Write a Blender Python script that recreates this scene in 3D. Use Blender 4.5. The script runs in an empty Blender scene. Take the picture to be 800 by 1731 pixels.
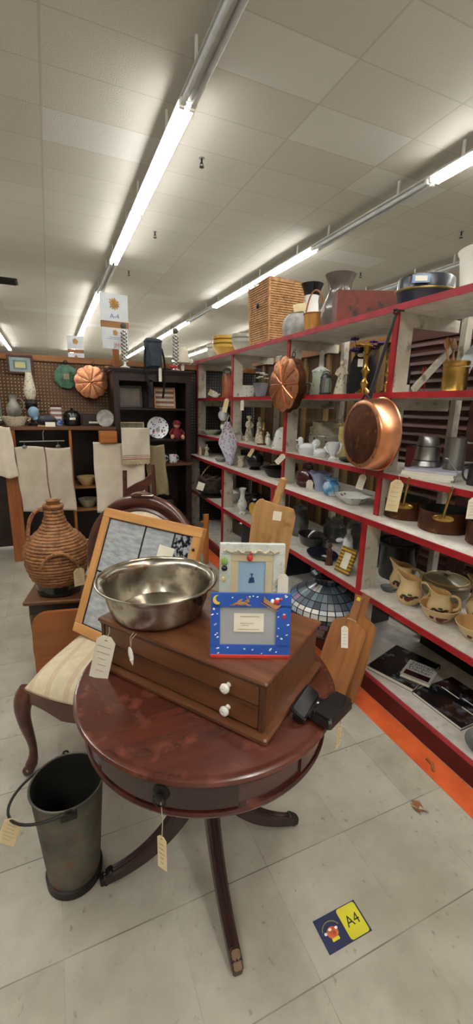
import bpy, math, random
from math import sin, cos, pi, radians as R_, atan2, hypot
from mathutils import Matrix, Vector
random.seed(7)
SC = bpy.context.scene
COL = SC.collection
# ---------------------------------------------------------------- camera, world, exposure
F_PX, PITCH, YAW, ROLL = 709.0, R_(14.02), R_(23.8), R_(1.39)
fw = Vector((sin(YAW)*cos(PITCH), cos(YAW)*cos(PITCH), -sin(PITCH)))
rt = Vector((cos(YAW), -sin(YAW), 0)); up = rt.cross(fw)
rt, up = rt*cos(ROLL)+up*sin(ROLL), -rt*sin(ROLL)+up*cos(ROLL)
cam = bpy.data.cameras.new('camera'); camo = bpy.data.objects.new('camera', cam); COL.objects.link(camo)
cam.sensor_fit = 'VERTICAL'; cam.sensor_height = 36; cam.lens = F_PX/1731*36; cam.clip_start = .02; cam.clip_end = 100
mw = Matrix((rt, up, -fw)).transposed().to_4x4(); mw.translation = (0, 0, 1.5); camo.matrix_world = mw
SC.camera = camo
w = bpy.data.worlds.new('world'); SC.world = w; w.use_nodes = True
w.node_tree.nodes['Background'].inputs[0].default_value = (.8, .9, 1, 1); w.node_tree.nodes['Background'].inputs[1].default_value = .3
TUBE_POWER = 21
SC.view_settings.view_transform = 'Standard'; SC.view_settings.look = 'None'
SC.view_settings.exposure = 0.88; SC.view_settings.gamma = 1; SC.view_settings.use_curve_mapping = False

# ---------------------------------------------------------------- materials
def lin(c):
    if isinstance(c, str): c = [int(c[i:i+2], 16)/255 for i in (0, 2, 4)]
    return tuple((x/12.92 if x <= .04045 else ((x+.055)/1.055)**2.4) for x in c)+(1,)
class NT:
    def __init__(s, name):
        s.m = bpy.data.materials.new(name); s.m.use_nodes = True; s.t = s.m.node_tree
        s.b = s.t.nodes['Principled BSDF']; s.tc = s.t.nodes.new('ShaderNodeTexCoord')
    def n(s, typ, **kw):
        x = s.t.nodes.new('ShaderNode'+typ)
        for k, v in kw.items():
            if k.startswith('_'): setattr(x, k[1:], v)
            else: s.put(x.inputs[k.replace('__', ' ')], v)
        return x
    def put(s, inp, v):
        if isinstance(v, bpy.types.NodeSocket): s.t.links.new(v, inp)
        else: inp.default_value = v
    def math(s, op, a, b=0.0, c=None):
        x = s.t.nodes.new('ShaderNodeMath'); x.operation = op
        s.put(x.inputs[0], a); s.put(x.inputs[1], b)
        if c is not None: s.put(x.inputs[2], c)
        return x.outputs[0]
    def mix(s, f, a, b):
        x = s.t.nodes.new('ShaderNodeMix'); x.data_type = 'RGBA'
        s.put(x.inputs[0], f); s.put(x.inputs[6], a); s.put(x.inputs[7], b); return x.outputs[2]
    def noise(s, scale, detail=4, stretch=(1, 1, 1), src=None, rough=.5):
        mp = s.n('Mapping', Vector=src or s.tc.outputs['Object'], Scale=stretch)
        return s.n('TexNoise', Vector=mp.outputs[0], Scale=scale, Detail=detail, Roughness=rough).outputs[0]
    def ramp(s, f, lo, hi): 
        x = s.n('MapRange', Value=f); x.inputs[1].default_value = lo; x.inputs[2].default_value = hi; return x.outputs[0]
    def bump(s, h, st=.3, d=.01):
        x = s.n('Bump', Strength=st, Distance=d, Height=h); s.put(s.b.inputs['Normal'], x.outputs[0])
MATS = {}
def mat(name, c1, c2=None, rough=.5, metal=0.0, scale=8, stretch=(1, 1, 1), bump=0, detail=4, lo=.35, hi=.65, coat=0, spec=None, c3=None, trans=0, ior=1.45):
    if name in MATS: return MATS[name]
    t = NT(name); b = t.b
    b.inputs['Roughness'].default_value = rough; b.inputs['Metallic'].default_value = metal
    b.inputs['Coat Weight'].default_value = coat; b.inputs['Coat Roughness'].default_value = .15
    if spec is not None: b.inputs['Specular IOR Level'].default_value = spec
    if trans: b.inputs['Transmission Weight'].default_value = trans; b.inputs['IOR'].default_value = ior
    nz = t.noise(scale, detail, stretch)
    col = t.mix(t.ramp(nz, lo, hi), lin(c1), lin(c2 or c1))
    if c3:
        n2 = t.noise(scale*3.1, 5); col = t.mix(t.ramp(n2, .56, .7), col, lin(c3))
    t.put(b.inputs['Base Color'], col)
    if bump: t.bump(nz, bump)
    MATS[name] = t.m; return t.m
def wood(name, c1, c2, axis=0, rough=.4, scale=9, coat=0, c3=None):
    st = [5, 5, 5]; st[axis] = .5
    return mat(name, c1, c2, rough, 0, scale, tuple(st), .12, 6, .3, .7, coat, c3=c3)
white_paint = mat('dirty_white_paint', 'd6d0c2', 'bbb4a6', .6, scale=6, bump=.1, c3='8d8474')
shelf_white = mat('worn_white_shelf_paint', 'e2ded6', 'c8c2b8', .55, scale=14, bump=.08, c3='c5beb2')
red_paint = mat('red_paint', 'b3232a', '941a22', .4, scale=12, bump=.1)
pink_paint = mat('faded_red_paint', 'b83c48', '9c2f3c', .5, scale=12, bump=.1)
kick_red = mat('dark_red_kick_paint', '5b1a1c', '47100f', .5, scale=10)
orange = mat('orange_floor_paint', 'd35f2c', 'bd4f24', .5, scale=10, c3='c4602f')
mahog = wood('mahogany', '52221a', '34130e', 0, .24, 6, .5, c3='5f251a')
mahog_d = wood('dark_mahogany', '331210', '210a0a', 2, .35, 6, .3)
mahog_top = wood('worn_mahogany_top', '5a291c', '401a12', 0, .24, 5, .6, c3='66352a')
chestw = wood('chest_wood', '75492c', '5a3620', 0, .35, 7, .3)
chest_t = wood('chest_top_wood', '784a2c', '55301e', 0, .32, 7, .4)
chest_d = wood('chest_edge_wood', '5f3a26', '472a1c', 0, .4, 7)
oak = wood('light_oak', 'cf9b5f', 'b98249', 2, .45, 8)
oakh = wood('light_oak_across', 'cf9b5f', 'b98249', 0, .45, 8)
pine = wood('orange_pine', 'a8682f', '8a4f22', 2, .45, 6)
pineh = wood('pine_across', 'a1703f', '7f5229', 0, .5, 6)
brownw = wood('brown_wood', '6d4526', '4b2d18', 0, .5, 6)
darkw = wood('dark_stained_wood', '2e1d19', '1d1210', 0, .4, 6)
darkv = wood('dark_stained_upright', '2e1d19', '1d1210', 2, .4, 6)
chairw = wood('red_brown_walnut', '5c3024', '3a1d17', 0, .3, 6, .4)
board_w = wood('worn_board_wood', 'b98d58', '94693c', 2, .6, 7, c3='8a6238')
paddle_w = wood('bread_board_wood', 'a0662f', '774720', 2, .5, 7)
plyw = wood('plywood', '6b5139', '4d3928', 2, .6, 4)
battenw = wood('pale_batten_wood', '9c8052', '7d643e', 2, .6, 5)
shutterw = wood('shutter_wood', '573126', '3c211b', 1, .5, 5)
copper = mat('copper', 'eab08c', 'cf8a62', .38, 1, 9, bump=.08, c3='8f5233')
copper_b = mat('bright_copper', 'ecae86', 'd08c60', .28, 1, 9, bump=.05)
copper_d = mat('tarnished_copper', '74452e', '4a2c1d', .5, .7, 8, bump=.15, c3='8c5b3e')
brass = mat('brass', 'c9a55a', '9a7736', .28, 1, 10, bump=.05)
brass_d = mat('aged_brass', 'a98c52', '7d6535', .4, .9, 10)
tin = mat('tinned_metal', 'd0cabd', '8a8478', .26, 1, 9, bump=.2, c3='8a6a52')
pewter = mat('pewter', 'b4b4b2', '8f8f8e', .38, 1, 6)
pewter_d = mat('dark_pewter', '57585a', '3e3f42', .4, .9, 8)
iron = mat('dark_iron', '3b3634', '272322', .5, .7, 14, bump=.2)
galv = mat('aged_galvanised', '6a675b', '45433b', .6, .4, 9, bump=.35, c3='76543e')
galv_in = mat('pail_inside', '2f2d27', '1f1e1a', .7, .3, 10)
porc = mat('white_china', 'e4e2dc', 'd5d2ca', .2, coat=.4)
milk = mat('milk_glass', 'eef0f2', 'dfe3e8', .25, coat=.3)
creamc = mat('cream_pottery', 'dcc391', 'c9a973', .25, coat=.5, scale=5)
inner_cream = mat('pottery_inside', 'cda066', 'b98b52', .3, coat=.4)
apple_r = mat('apple_red_glaze', '641a1c', '4d1014', .3, coat=.4)
leaf_g = mat('leaf_green_glaze', '27402c', '1b2f20', .3, coat=.4)
yellowg = mat('yellow_bowl_glaze', 'd3ab4a', 'bf9437', .3, coat=.3)
grayg = mat('grey_bowl_glaze', 'b9b9ae', 'a3a297', .4)
blackc = mat('black_glaze', '17171a', '0c0c0e', .25, coat=.4)
navy = mat('navy_enamel', '171b2c', '0f1220', .35, coat=.15)
maroon = mat('maroon_glaze', '4a121f', '320a14', .2, coat=.5)
bluew = mat('blue_white_glaze', '3f88b8', 'dce8ee', .2, scale=14, coat=.5, lo=.4, hi=.6)
lilac = mat('lilac_glaze', '7f8fb8', 'a9aed0', .3, scale=6, coat=.3)
stone = mat('stoneware', 'a59b86', '8a806b', .5, scale=12, bump=.1, c3='6a6252')
stone_w = mat('speckled_stone', 'b5b4b0', '8d8c88', .6, scale=22, bump=.1)
greyj = mat('brown_grey_glaze', '6b625c', '4a3a34', .25, scale=4, coat=.5, bump=.1)
redw = mat('red_wood_paint', '6e2616', '4e1a11', .5, scale=7, c3='20100d')
paper = mat('paper', 'e9e4d6', 'ded6c2', .8)
paper_c = mat('cream_tag_paper', 'e3d3ac', 'd2bd8e', .8, scale=12)
ink = mat('pencil_marks', '9c968a', '857f74', .9)
stringm = mat('string', 'c9bda6', 'b3a68d', .9)
white_pl = mat('white_enamel', 'eceae4', 'e0ddd6', .4)
fixture_w = mat('fixture_white_enamel', 'd9d8d2', 'c9c8c2', .45)
tube_off = mat('unlit_tube_glass', 'd4d8dc', 'c6cacf', .25)
greyp = mat('grey_plastic', '9b9a94', '85847f', .5)
blackp = mat('black_leather', '141416', '0c0c0e', .3, scale=30, bump=.1, coat=.3)
cloth_b = mat('black_cloth', '101012', '08080a', .9)
bag_m = mat('dark_blue_nylon', '2e3a47', '1e2731', .6, scale=20)
linen = mat('linen', 'ddd1c0', 'cdc0ad', .9, scale=5, bump=.1)
linen2 = mat('grain_sack_cloth', 'c9bca3', 'b6a78b', .9, scale=5, bump=.1)
greenm = mat('green_painted_metal', '4d7a5e', '35584a', .5, scale=20)
skin = mat('doll_cloth_skin', 'cf9d7c', 'bd8a68', .8)
doll_r = mat('doll_red_cloth', '7a1f2e', '5e1522', .9)
purple = mat('purple_petals', '5b3a86', '3d2463', .7); yellowf = mat('yellow_petals', 'd9a62c', 'b9851c', .7)
greenf = mat('green_leaves', '3c5a2c', '28401e', .7)
lead = mat('lead_came', '1f2023', '141517', .5, .5)
GL = [mat('stained_glass_%s' % n, a, b, .3, scale=6, coat=.1) for n, a, b in (('pale', 'b4bac0', '96a0a8'), ('white', 'c9c8c0', 'b2b0a8'), ('slate', '5d6a78', '46525f'), ('smoke', '3c434d', '2b3138'), ('tan', 'a79c8a', '8d8372'), ('blue', '5f7ba0', '4a6286'), ('pink', '9c7c96', '866680'), ('teal', '6f868c', '57706f'))]
clearg = mat('jar_glass', 'aab0b2', 'd5dadb', .05, trans=.85, coat=.2)
floral = None
def floral_mat(name, base, cols, dens=14, th=.16):
    t = NT(name); b = t.b; b.inputs['Roughness'].default_value = .25; b.inputs['Coat Weight'].default_value = .3
    v = t.n('TexVoronoi', Vector=t.tc.outputs['Object'], Scale=dens)
    msk = t.math('LESS_THAN', v.outputs['Distance'], th*1.6)
    sp = t.n('SeparateColor', Color=v.outputs['Color'])
    c = lin(cols[0]); col = c
    for i, cc in enumerate(cols[1:]):
        col = t.mix(t.math('GREATER_THAN', sp.outputs[0], (i+1)/len(cols)), col, lin(cc))
    msk = t.math('MULTIPLY', msk, t.math('GREATER_THAN', sp.outputs[1], .45))
    t.put(b.inputs['Base Color'], t.mix(msk, lin(base), col)); MATS[name] = t.m; return t.m
flor_w = floral_mat('floral_china', 'dfe0da', ['8f9aa8', '6f8a68', 'a8848c'], 38)
flor_g = floral_mat('green_floral_china', 'c3cfbb', ['8a9a5c', 'c98f7c', '7fa08c'], 26)
flor_o = floral_mat('figurine_glaze', 'd6cdb6', ['9c8a66', '7c7f86', 'b9a07c'], 60, .22)
blue_w = floral_mat('blue_transfer_china', 'e2e6ea', ['4d6b9c', '5f7ba8', 'c0525a'], 34, .2)
def stripes_mat(name, base, line, axis, period, width, off=0, rough=.85, mul=.85):
    t = NT(name); b = t.b; b.inputs['Roughness'].default_value = rough
    s = t.n('SeparateXYZ', Vector=t.tc.outputs['Object'])
    f = t.math('FRACT', t.math('DIVIDE', t.math('ADD', s.outputs[axis], off+40*period), period))
    m = t.math('LESS_THAN', f, width)
    nz = t.noise(30, 4); base_c = t.mix(t.ramp(nz, .35, .65), lin(base), tuple(x*.86 for x in lin(base)[:3])+(1,))
    t.put(b.inputs['Base Color'], t.mix(t.math('MULTIPLY', m, mul), base_c, lin(line))); t.bump(nz, .15, .004)
    MATS[name] = t.m; return t.m
seat_fab = stripes_mat('striped_brocade', 'd3c5a6', 'b8997c', 0, .085, .28, mul=.5)
flag_s = stripes_mat('flag_stripes_cloth', 'd8cdb4', '7c4438', 2, .05, .5)
def emit(name, c, s):
    t = NT(name); t.put(t.b.inputs['Base Color'], lin(c)); t.put(t.b.inputs['Emission Color'], lin(c)); t.b.inputs['Emission Strength'].default_value = s; return t.m
tube_on = emit('lit_fluorescent_tube', 'fbfaf6', TUBE_POWER)
def grid_floor():
    t = NT('vinyl_floor_tiles'); b = t.b
    s = t.n('SeparateXYZ', Vector=t.tc.outputs['Object'])
    u = t.math('DIVIDE', t.math('ADD', s.outputs[0], -.24+31.8), .318); v = t.math('DIVIDE', t.math('ADD', s.outputs[1], -.62+31.8), .318)
    fu = t.math('ABSOLUTE', t.math('SUBTRACT', t.math('FRACT', t.math('ADD', u, .5)), .5)); fv = t.math('ABSOLUTE', t.math('SUBTRACT', t.math('FRACT', t.math('ADD', v, .5)), .5))
    ln = t.math('LESS_THAN', fv, .0055); lu = t.math('LESS_THAN', fu, .005)
    cid = t.n('CombineXYZ', X=t.math('FLOOR', u), Y=t.math('FLOOR', v)); wn = t.n('TexWhiteNoise', Vector=cid.outputs[0])
    wn.noise_dimensions = '2D'
    n1 = t.noise(5, 6, rough=.65); n2 = t.noise(55, 3, (.75, .55, 1)); n3 = t.noise(2.3, 3)
    c = t.mix(t.ramp(n1, .3, .7), lin('8f887a'), lin('b0aa9c'))
    c = t.mix(t.math('MULTIPLY', wn.outputs[0], .28), c, lin('bfbaae'))
    c = t.mix(t.math('MULTIPLY', t.ramp(n3, .45, .7), .45), c, lin('857e6d'))
    c = t.mix(t.math('MULTIPLY', t.ramp(n2, .65, .75), .6), c, lin('6d6455'))
    nl = t.ramp(t.noise(3.1, 2), .38, .6)
    c = t.mix(t.math('MULTIPLY', ln, t.math('ADD', .3, t.math('MULTIPLY', nl, .5))), c, lin('4d483f'))
    c = t.mix(t.math('MULTIPLY', lu, t.math('MULTIPLY', nl, .45)), c, lin('6a665c'))
    t.put(b.inputs['Base Color'], c); t.put(b.inputs['Roughness'], t.math('ADD', .3, t.math('MULTIPLY', n1, .3)))
    return t.m
def grid_ceiling():
    t = NT('ceiling_tiles'); b = t.b; b.inputs['Roughness'].default_value = .8
    s = t.n('SeparateXYZ', Vector=t.tc.outputs['Object'])
    u = t.math('DIVIDE', t.math('ADD', s.outputs[0], -.16+129), 1.29); v = t.math('DIVIDE', t.math('ADD', s.outputs[1], -3.77+63.4), .634)
    fu = t.math('MULTIPLY', t.math('ABSOLUTE', t.math('SUBTRACT', t.math('FRACT', t.math('ADD', u, .5)), .5)), 1.29)
    fv = t.math('MULTIPLY', t.math('ABSOLUTE', t.math('SUBTRACT', t.math('FRACT', t.math('ADD', v, .5)), .5)), .634)
    cid = t.n('CombineXYZ', X=t.math('FLOOR', u), Y=t.math('FLOOR', v)); wn = t.n('TexWhiteNoise', Vector=cid.outputs[0]); wn.noise_dimensions = '2D'
    n2 = t.noise(70, 3)
    c = t.mix(wn.outputs[0], lin('c2bdb3'), lin('c8c3b9'))
    c = t.mix(t.math('GREATER_THAN', wn.outputs[0], .93), c, lin('cfccc6'))
    c = t.mix(t.math('MULTIPLY', t.ramp(n2, .35, .65), .25), c, lin('aca89f'))
    g = t.math('MAXIMUM', t.math('LESS_THAN', fu, .012), t.math('LESS_THAN', fv, .008))
    c = t.mix(t.math('MULTIPLY', g, .35), c, lin('8f8a7e'))
    t.put(b.inputs['Base Color'], c); t.bump(n2, .4, .01)
    return t.m
def pegboard(name, base, base2, dot, ax=0):
    t = NT(name); b = t.b; b.inputs['Roughness'].default_value = .6
    s = t.n('SeparateXYZ', Vector=t.tc.outputs['Object'])
    fu = t.math('SUBTRACT', t.math('FRACT', t.math('DIVIDE', t.math('ADD', s.outputs[ax], 10), .0318)), .5)
    fv = t.math('SUBTRACT', t.math('FRACT', t.math('DIVIDE', t.math('ADD', s.outputs[2], 10), .0318)), .5)
    d = t.math('ADD', t.math('MULTIPLY', fu, fu), t.math('MULTIPLY', fv, fv))
    nz = t.noise(1.7, 3)
    c = t.mix(t.ramp(nz, .35, .65), lin(base), lin(base2))
    t.put(b.inputs['Base Color'], t.mix(t.math('MULTIPLY', t.math('LESS_THAN', d, .035), t.ramp(t.noise(2.6, 2), .3, .6)), c, lin(dot)))  # light showing through the peg holes is painted as pale dots
    return t.m
floor_m = grid_floor(); ceil_m = grid_ceiling()
peg_m = pegboard('brown_pegboard', '6b4a2e', '553823', 'c9b48a'); peg_d = pegboard('dark_pegboard', '2c2522', '201a18', '8f9095')
wall_m = mat('off_white_wall', 'b9b4a8', 'aba598', .8)

# ---------------------------------------------------------------- mesh builder
class G:
    def __init__(s): s.v = []; s.f = []; s.mi = []; s.sm = []; s.x = Matrix()
    def add(s, vs, fs, m=0, smooth=True):
        o = len(s.v); s.v += [tuple(s.x @ Vector(v)) for v in vs]
        for f in fs: s.f.append([o+i for i in f]); s.mi.append(m); s.sm.append(smooth)
        return s
    def box(s, c, d, m=0, rot=None, bev=0):
        hx, hy, hz = d[0]/2, d[1]/2, d[2]/2; b = min(bev, hx*.9, hy*.9, hz*.9)
        M = Matrix.Translation(c) @ (rot.to_4x4() if rot else Matrix())
        if b <= 0:
            vs = [(x, y, z) for z in (-hz, hz) for y in (-hy, hy) for x in (-hx, hx)]
            fs = [(0, 2, 3, 1), (4, 5, 7, 6), (0, 1, 5, 4), (2, 6, 7, 3), (0, 4, 6, 2), (1, 3, 7, 5)]
        else:
            vs = []; fs = []
            ring = lambda z, i: [(x, y, z) for x, y in ((-hx+i+b*0, -hy+i), (hx-i, -hy+i), (hx-i, hy-i), (-hx+i, hy-i))]
            def oct_(z, ins):
                X, Y = hx-ins, hy-ins; k = b
                return [(-X+k, -Y, z), (X-k, -Y, z), (X, -Y+k, z), (X, Y-k, z), (X-k, Y, z), (-X+k, Y, z), (-X, Y-k, z), (-X, -Y+k, z)]
            rs = [oct_(-hz, b*.7), oct_(-hz+b, 0), oct_(hz-b, 0), oct_(hz, b*.7)]
            for r in rs: vs += r
            for k in range(3):
                for i in range(8): j = (i+1) % 8; fs.append((k*8+i, k*8+j, k*8+8+j, k*8+8+i))
            fs.append(tuple(range(7, -1, -1))); fs.append(tuple(range(24, 32)))
        return s.add([M @ Vector(v) for v in vs], fs, m, False)
    def lathe(s, prof, n=32, c=(0, 0, 0), m=0, fn=None, close=False, sx=1, sy=1):
        vs = []; fs = []; k = len(prof)
        for r, z in prof:
            for i in range(n):
                a = 2*pi*i/n; rr, zz = (fn(r, z, a) if fn else (r, z)); vs.append((c[0]+rr*cos(a)*sx, c[1]+rr*sin(a)*sy, c[2]+zz))
        for j in range(k-1):
            for i in range(n):
                q = (i+1) % n; fs.append((j*n+i, j*n+q, j*n+n+q, j*n+n+i))
        if not close:
            if prof[0][0] > 1e-5: fs.append(tuple(range(n-1, -1, -1)))
            if prof[-1][0] > 1e-5: fs.append(tuple(range((k-1)*n, k*n)))
        return s.add(vs, fs, m)
    def vessel(s, prof, t=.004, n=32, c=(0, 0, 0), m=0, mi=None, fn=None, sx=1, sy=1):
        """open pot: prof runs bottom to rim; an inner wall is added"""
        s.lathe([(0, prof[0][1])]+list(prof)+[(prof[-1][0]-t*.5, prof[-1][1]+t*.3)], n, c, m, fn, True, sx, sy)
        inner = [(max(r-t, .001), max(z, prof[0][1]+t)) for r, z in reversed(prof)]+[(0, prof[0][1]+t)]
        inner = [(prof[-1][0]-t*.5, prof[-1][1]+t*.3)]+inner
        return s.lathe(inner, n, c, m if mi is None else mi, fn, True, sx, sy)
    def tube(s, pts, r=.005, n=8, m=0, closed=False, flat=1):
        P = [Vector(p) for p in pts]; k = len(P); rs = r if isinstance(r, (list, tuple)) else [r]*k
        vs = []; fs = []; nrm = None
        for i in range(k):
            a = P[(i-1) % k] if (closed or i > 0) else P[i]; b = P[(i+1) % k] if (closed or i < k-1) else P[i]
            d = (b-a).normalized()
            if nrm is None:
                ref = Vector((0, 0, 1)) if abs(d.z) < .9 else Vector((1, 0, 0)); nrm = d.cross(ref).normalized()
            else: nrm = (nrm-d*nrm.dot(d)).normalized()
            bn = d.cross(nrm)
            for j in range(n):
                t = 2*pi*j/n; vs.append(P[i]+(nrm*cos(t)*flat+bn*sin(t))*rs[i])
        for i in range(k-(0 if closed else 1)):
            q = (i+1) % k
            for j in range(n): jj = (j+1) % n; fs.append((i*n+j, i*n+jj, q*n+jj, q*n+j))
        if not closed: fs.append(tuple(range(n-1, -1, -1))); fs.append(tuple(range((k-1)*n, k*n)))
        return s.add(vs, fs, m)
    def prism(s, out, z0, z1, m=0, smooth=False, ax='z'):
        k = len(out); T = {'z': lambda x, y, z: (x, y, z), 'y': lambda x, y, z: (x, z, y), 'x': lambda x, y, z: (z, x, y)}[ax]
        vs = [T(x, y, z0) for x, y in out]+[T(x, y, z1) for x, y in out]
        fs = [tuple(range(k-1, -1, -1)), tuple(range(k, 2*k))]+[(i, (i+1) % k, k+(i+1) % k, k+i) for i in range(k)]
        return s.add(vs, fs, m, smooth)
    def ball(s, c, r, m=0, n=14, rot=None):
        rx, ry, rz = r if isinstance(r, (list, tuple)) else (r, r, r); vs = []; fs = []; h = n//2
        M = Matrix.Translation(c) @ (rot.to_4x4() if rot else Matrix())
        for j in range(h+1):
            p = pi*j/h
            for i in range(n): a = 2*pi*i/n; vs.append(M @ Vector((rx*sin(p)*cos(a), ry*sin(p)*sin(a), -rz*cos(p))))
        for j in range(h):
            for i in range(n): q = (i+1) % n; fs.append((j*n+i, j*n+q, j*n+n+q, j*n+n+i))
        return s.add(vs, fs, m)
    def surf(s, fn, nu, nv, m=0, t=0, smooth=True):
        """grid surface fn(u,v) u,v in 0..1; t = thickness along fn's third value y"""
        vs = [fn(i/nu, j/nv) for j in range(nv+1) for i in range(nu+1)]
        fs = [(j*(nu+1)+i, j*(nu+1)+i+1, (j+1)*(nu+1)+i+1, (j+1)*(nu+1)+i) for j in range(nv) for i in range(nu)]
        return s.add(vs, fs, m, smooth)
def wt(o, **k):
    for a, b in k.items(): 
        if b is not None: o[a] = b
def mesh(name, g, mats):
    me = bpy.data.meshes.new(name); me.from_pydata(g.v, [], g.f)
    for m in (mats if isinstance(mats, (list, tuple)) else [mats]): me.materials.append(m)
    me.polygons.foreach_set('material_index', g.mi); me.polygons.foreach_set('use_smooth', g.sm); me.update()
    try:
        if any(g.sm): me.set_sharp_from_angle(angle=R_(40))
    except Exception: pass
    return me
def part(name, g, mats, parent, label=None, loc=None):
    o = bpy.data.objects.new(name, mesh(name, g, mats)); COL.objects.link(o); o.parent = parent
    if loc: o.location = loc
    wt(o, label=label); return o
def thing(name, label, cat, loc=(0, 0, 0), rz=0, group=None, mw=None):
    o = bpy.data.objects.new(name, None); COL.objects.link(o); o.empty_display_size = .1
    if mw: o.matrix_world = mw
    else: o.location = loc; o.rotation_euler = (0, 0, rz)
    wt(o, label=label, category=cat, group=group); return o
def one(name, g, mats, label, cat, loc=(0, 0, 0), rz=0, group=None, mw=None):
    o = bpy.data.objects.new(name, mesh(name, g, mats)); COL.objects.link(o)
    if mw: o.matrix_world = mw
    else: o.location = loc; o.rotation_euler = (0, 0, rz)
    wt(o, label=label, category=cat, group=group); return o
def struct(name, g, mats, parent=None):
    o = bpy.data.objects.new(name, mesh(name, g, mats)); COL.objects.link(o)
    if parent: o.parent = parent
    else: o['kind'] = 'structure'
    return o
def solid(o, t):
    md = o.modifiers.new('solid', 'SOLIDIFY'); md.thickness = t; md.offset = 0; return o
def dup(root, loc, rz=None, label=None, group=None, scale=None):
    def cp(o, par):
        c = o.copy(); COL.objects.link(c); c.parent = par
        for ch in list(o.children): cp(ch, c)
        return c
    r = cp(root, None); r.location = loc
    if rz is not None: r.rotation_euler = (0, 0, rz)
    if scale: r.scale = (scale,)*3
    wt(r, label=label, group=group); return r
def basis(o, x, z=(0, 0, 1)):
    """matrix with local X along x, local Z near z"""
    x = Vector(x).normalized(); z = Vector(z); y = z.cross(x).normalized(); z = x.cross(y)
    m = Matrix((x, y, z)).transposed().to_4x4(); m.translation = o; return m
def bez(a, b, c, d, n=10):
    a, b, c, d = map(Vector, (a, b, c, d)); return [a*(1-t)**3+b*3*t*(1-t)**2+c*3*t*t*(1-t)+d*t**3 for t in [i/n for i in range(n+1)]]
def loop_handle(g, r0, z0, r1, z1, out, r=.006, m=0, ang=0, n=12):
    a = Vector((cos(ang), sin(ang), 0)); Z = Vector((0, 0, 1))
    return g.tube(bez(a*r0+Z*z0, a*(r0+out)+Z*(z0+out*.4), a*(r1+out)+Z*(z1), a*r1+Z*z1, n), r, 8, m)
def text(s, size, m, parent, loc, rot=(pi/2, 0, 0), name='lettering', depth=.0006, align='CENTER'):
    c = bpy.data.curves.new(name, 'FONT'); c.body = s; c.size = size; c.extrude = depth; c.align_x = align; c.align_y = 'CENTER'; c.resolution_u = 2
    o = bpy.data.objects.new('tmp', c); me = bpy.data.meshes.new_from_object(o); bpy.data.objects.remove(o); bpy.data.curves.remove(c)
    me.materials.clear(); me.materials.append(m)
    q = bpy.data.objects.new(name, me); COL.objects.link(q); q.parent = parent; q.location = loc; q.rotation_euler = rot; return q

# ================================================================= SETTING
struct('floor', G().box((2, 13.5, -.05), (24, 37, .1)), floor_m)
CH = 4.5
struct('ceiling', G().box((2, 13.5, CH+.05), (24, 37, .1)), ceil_m)
struct('wall_far', G().box((2, 32.05, 2.25), (24, .1, 4.5)), wall_m)
struct('wall_near', G().box((2, -5.05, 2.25), (24, .1, 4.5)), wall_m)
struct('wall_left', G().box((-10.05, 13.5, 2.25), (.1, 37.2, 4.5)), wall_m)
struct('wall_right', G().box((14.05, 13.5, 2.25), (.1, 37.2, 4.5)), wall_m)
struct('trim_1', G().box((1.42, 1.9, .0008), (.115, 5.8, .0016)), orange)
# pegboard partition
g = G(); g.box((.27, 4.82, .97), (1.6, .02, 1.86), 0); g.box((1.7, 4.82, .97), (1.26, .02, 1.86), 1); g.box((.85, 4.82, 1.925), (3.0, .07, .055), 2)
g.box((-.58, 4.82, .97), (.1, .06, 1.86), 2); g.box((-1.3, 4.82, .97), (1.4, .03, 1.86), 3)
struct('wall_back', g, [peg_m, peg_d, pineh, white_paint])

# ceiling lights
def light_fixture(x, y0, lit, label):
    t = thing('ceiling_light', label, 'ceiling light', (x, y0, 4.30), 0, 'rows of fluorescent strip lights')
    L = 2.59
    g = G(); g.prism([(-.085, .036), (-.05, .075), (.05, .075), (.085, .036), (.085, .03), (-.085, .03)], .005, L-.005, 0, ax='y')
    part('housing', g, fixture_w, t)
    for s in (-1, 1):
        g = G(); g.tube([(s*.05, .05, .0), (s*.05, L-.05, .0)], .027, 12); part('tube', g, tube_on if lit else tube_off, t)
        for yy in (.03, L-.03): part('socket', G().box((s*.05, yy, .01), (.05, .03, .07), 0), white_pl, t)
    for yy in (.5, L-.5): part('bracket', G().box((-.078, yy, .12), (.022, .03, .17), 0), fixture_w, t)
    return t
base_lab = {-1.75: 'leftmost', 1.44: 'centre-left', 4.63: 'centre-right', 7.6: 'rightmost'}
ORD = 'first second third fourth fifth sixth seventh eighth ninth tenth eleventh twelfth thirteenth'.split()
for x, offs in ((-1.75, {0, 2, 4, 5}), (1.44, {-1, 2}), (4.63, {0, 3}), (7.6, {-1, 0, 1, 2, 3, 5})):
    for k in range(-4, 9):
        lit = k not in offs
        light_fixture(x, 4.66+2.59*(k-1)+2.59, lit, '%s double-tube strip light, %s from the near end of the %s ceiling row' % ('lit' if lit else 'unlit', ORD[k+4], base_lab[x]))
for i, (x, y) in enumerate([(1.98, 5.83), (1.97, 8.37), (1.93, 10.9), (6.69, 5.93), (6.66, 8.5)]):
    t = thing('sprinkler_head', ['metal sprinkler head nearest the viewer between the two middle light rows', 'second sprinkler head between the two middle light rows', 'farthest sprinkler head between the two middle light rows', 'metal sprinkler head nearest the viewer at the upper right', 'sprinkler head above the jug and red box at the right'][i], 'sprinkler', (x, y, CH), 0, 'ceiling sprinkler heads')
    part('escutcheon', G().lathe([(0, -.004), (.035, -.006), (.035, 0)], 16), greyp, t)
    part('nozzle', G().tube([(0, 0, 0), (0, 0, -.06)], .012).lathe([(0, -.1), (.03, -.1), (.03, -.095), (0, -.09)], 12).tube([(-.015, 0, -.05), (-.02, 0, -.075), (0, 0, -.1)], .004).tube([(.015, 0, -.05), (.02, 0, -.075), (0, 0, -.1)], .004), iron, t)
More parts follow.
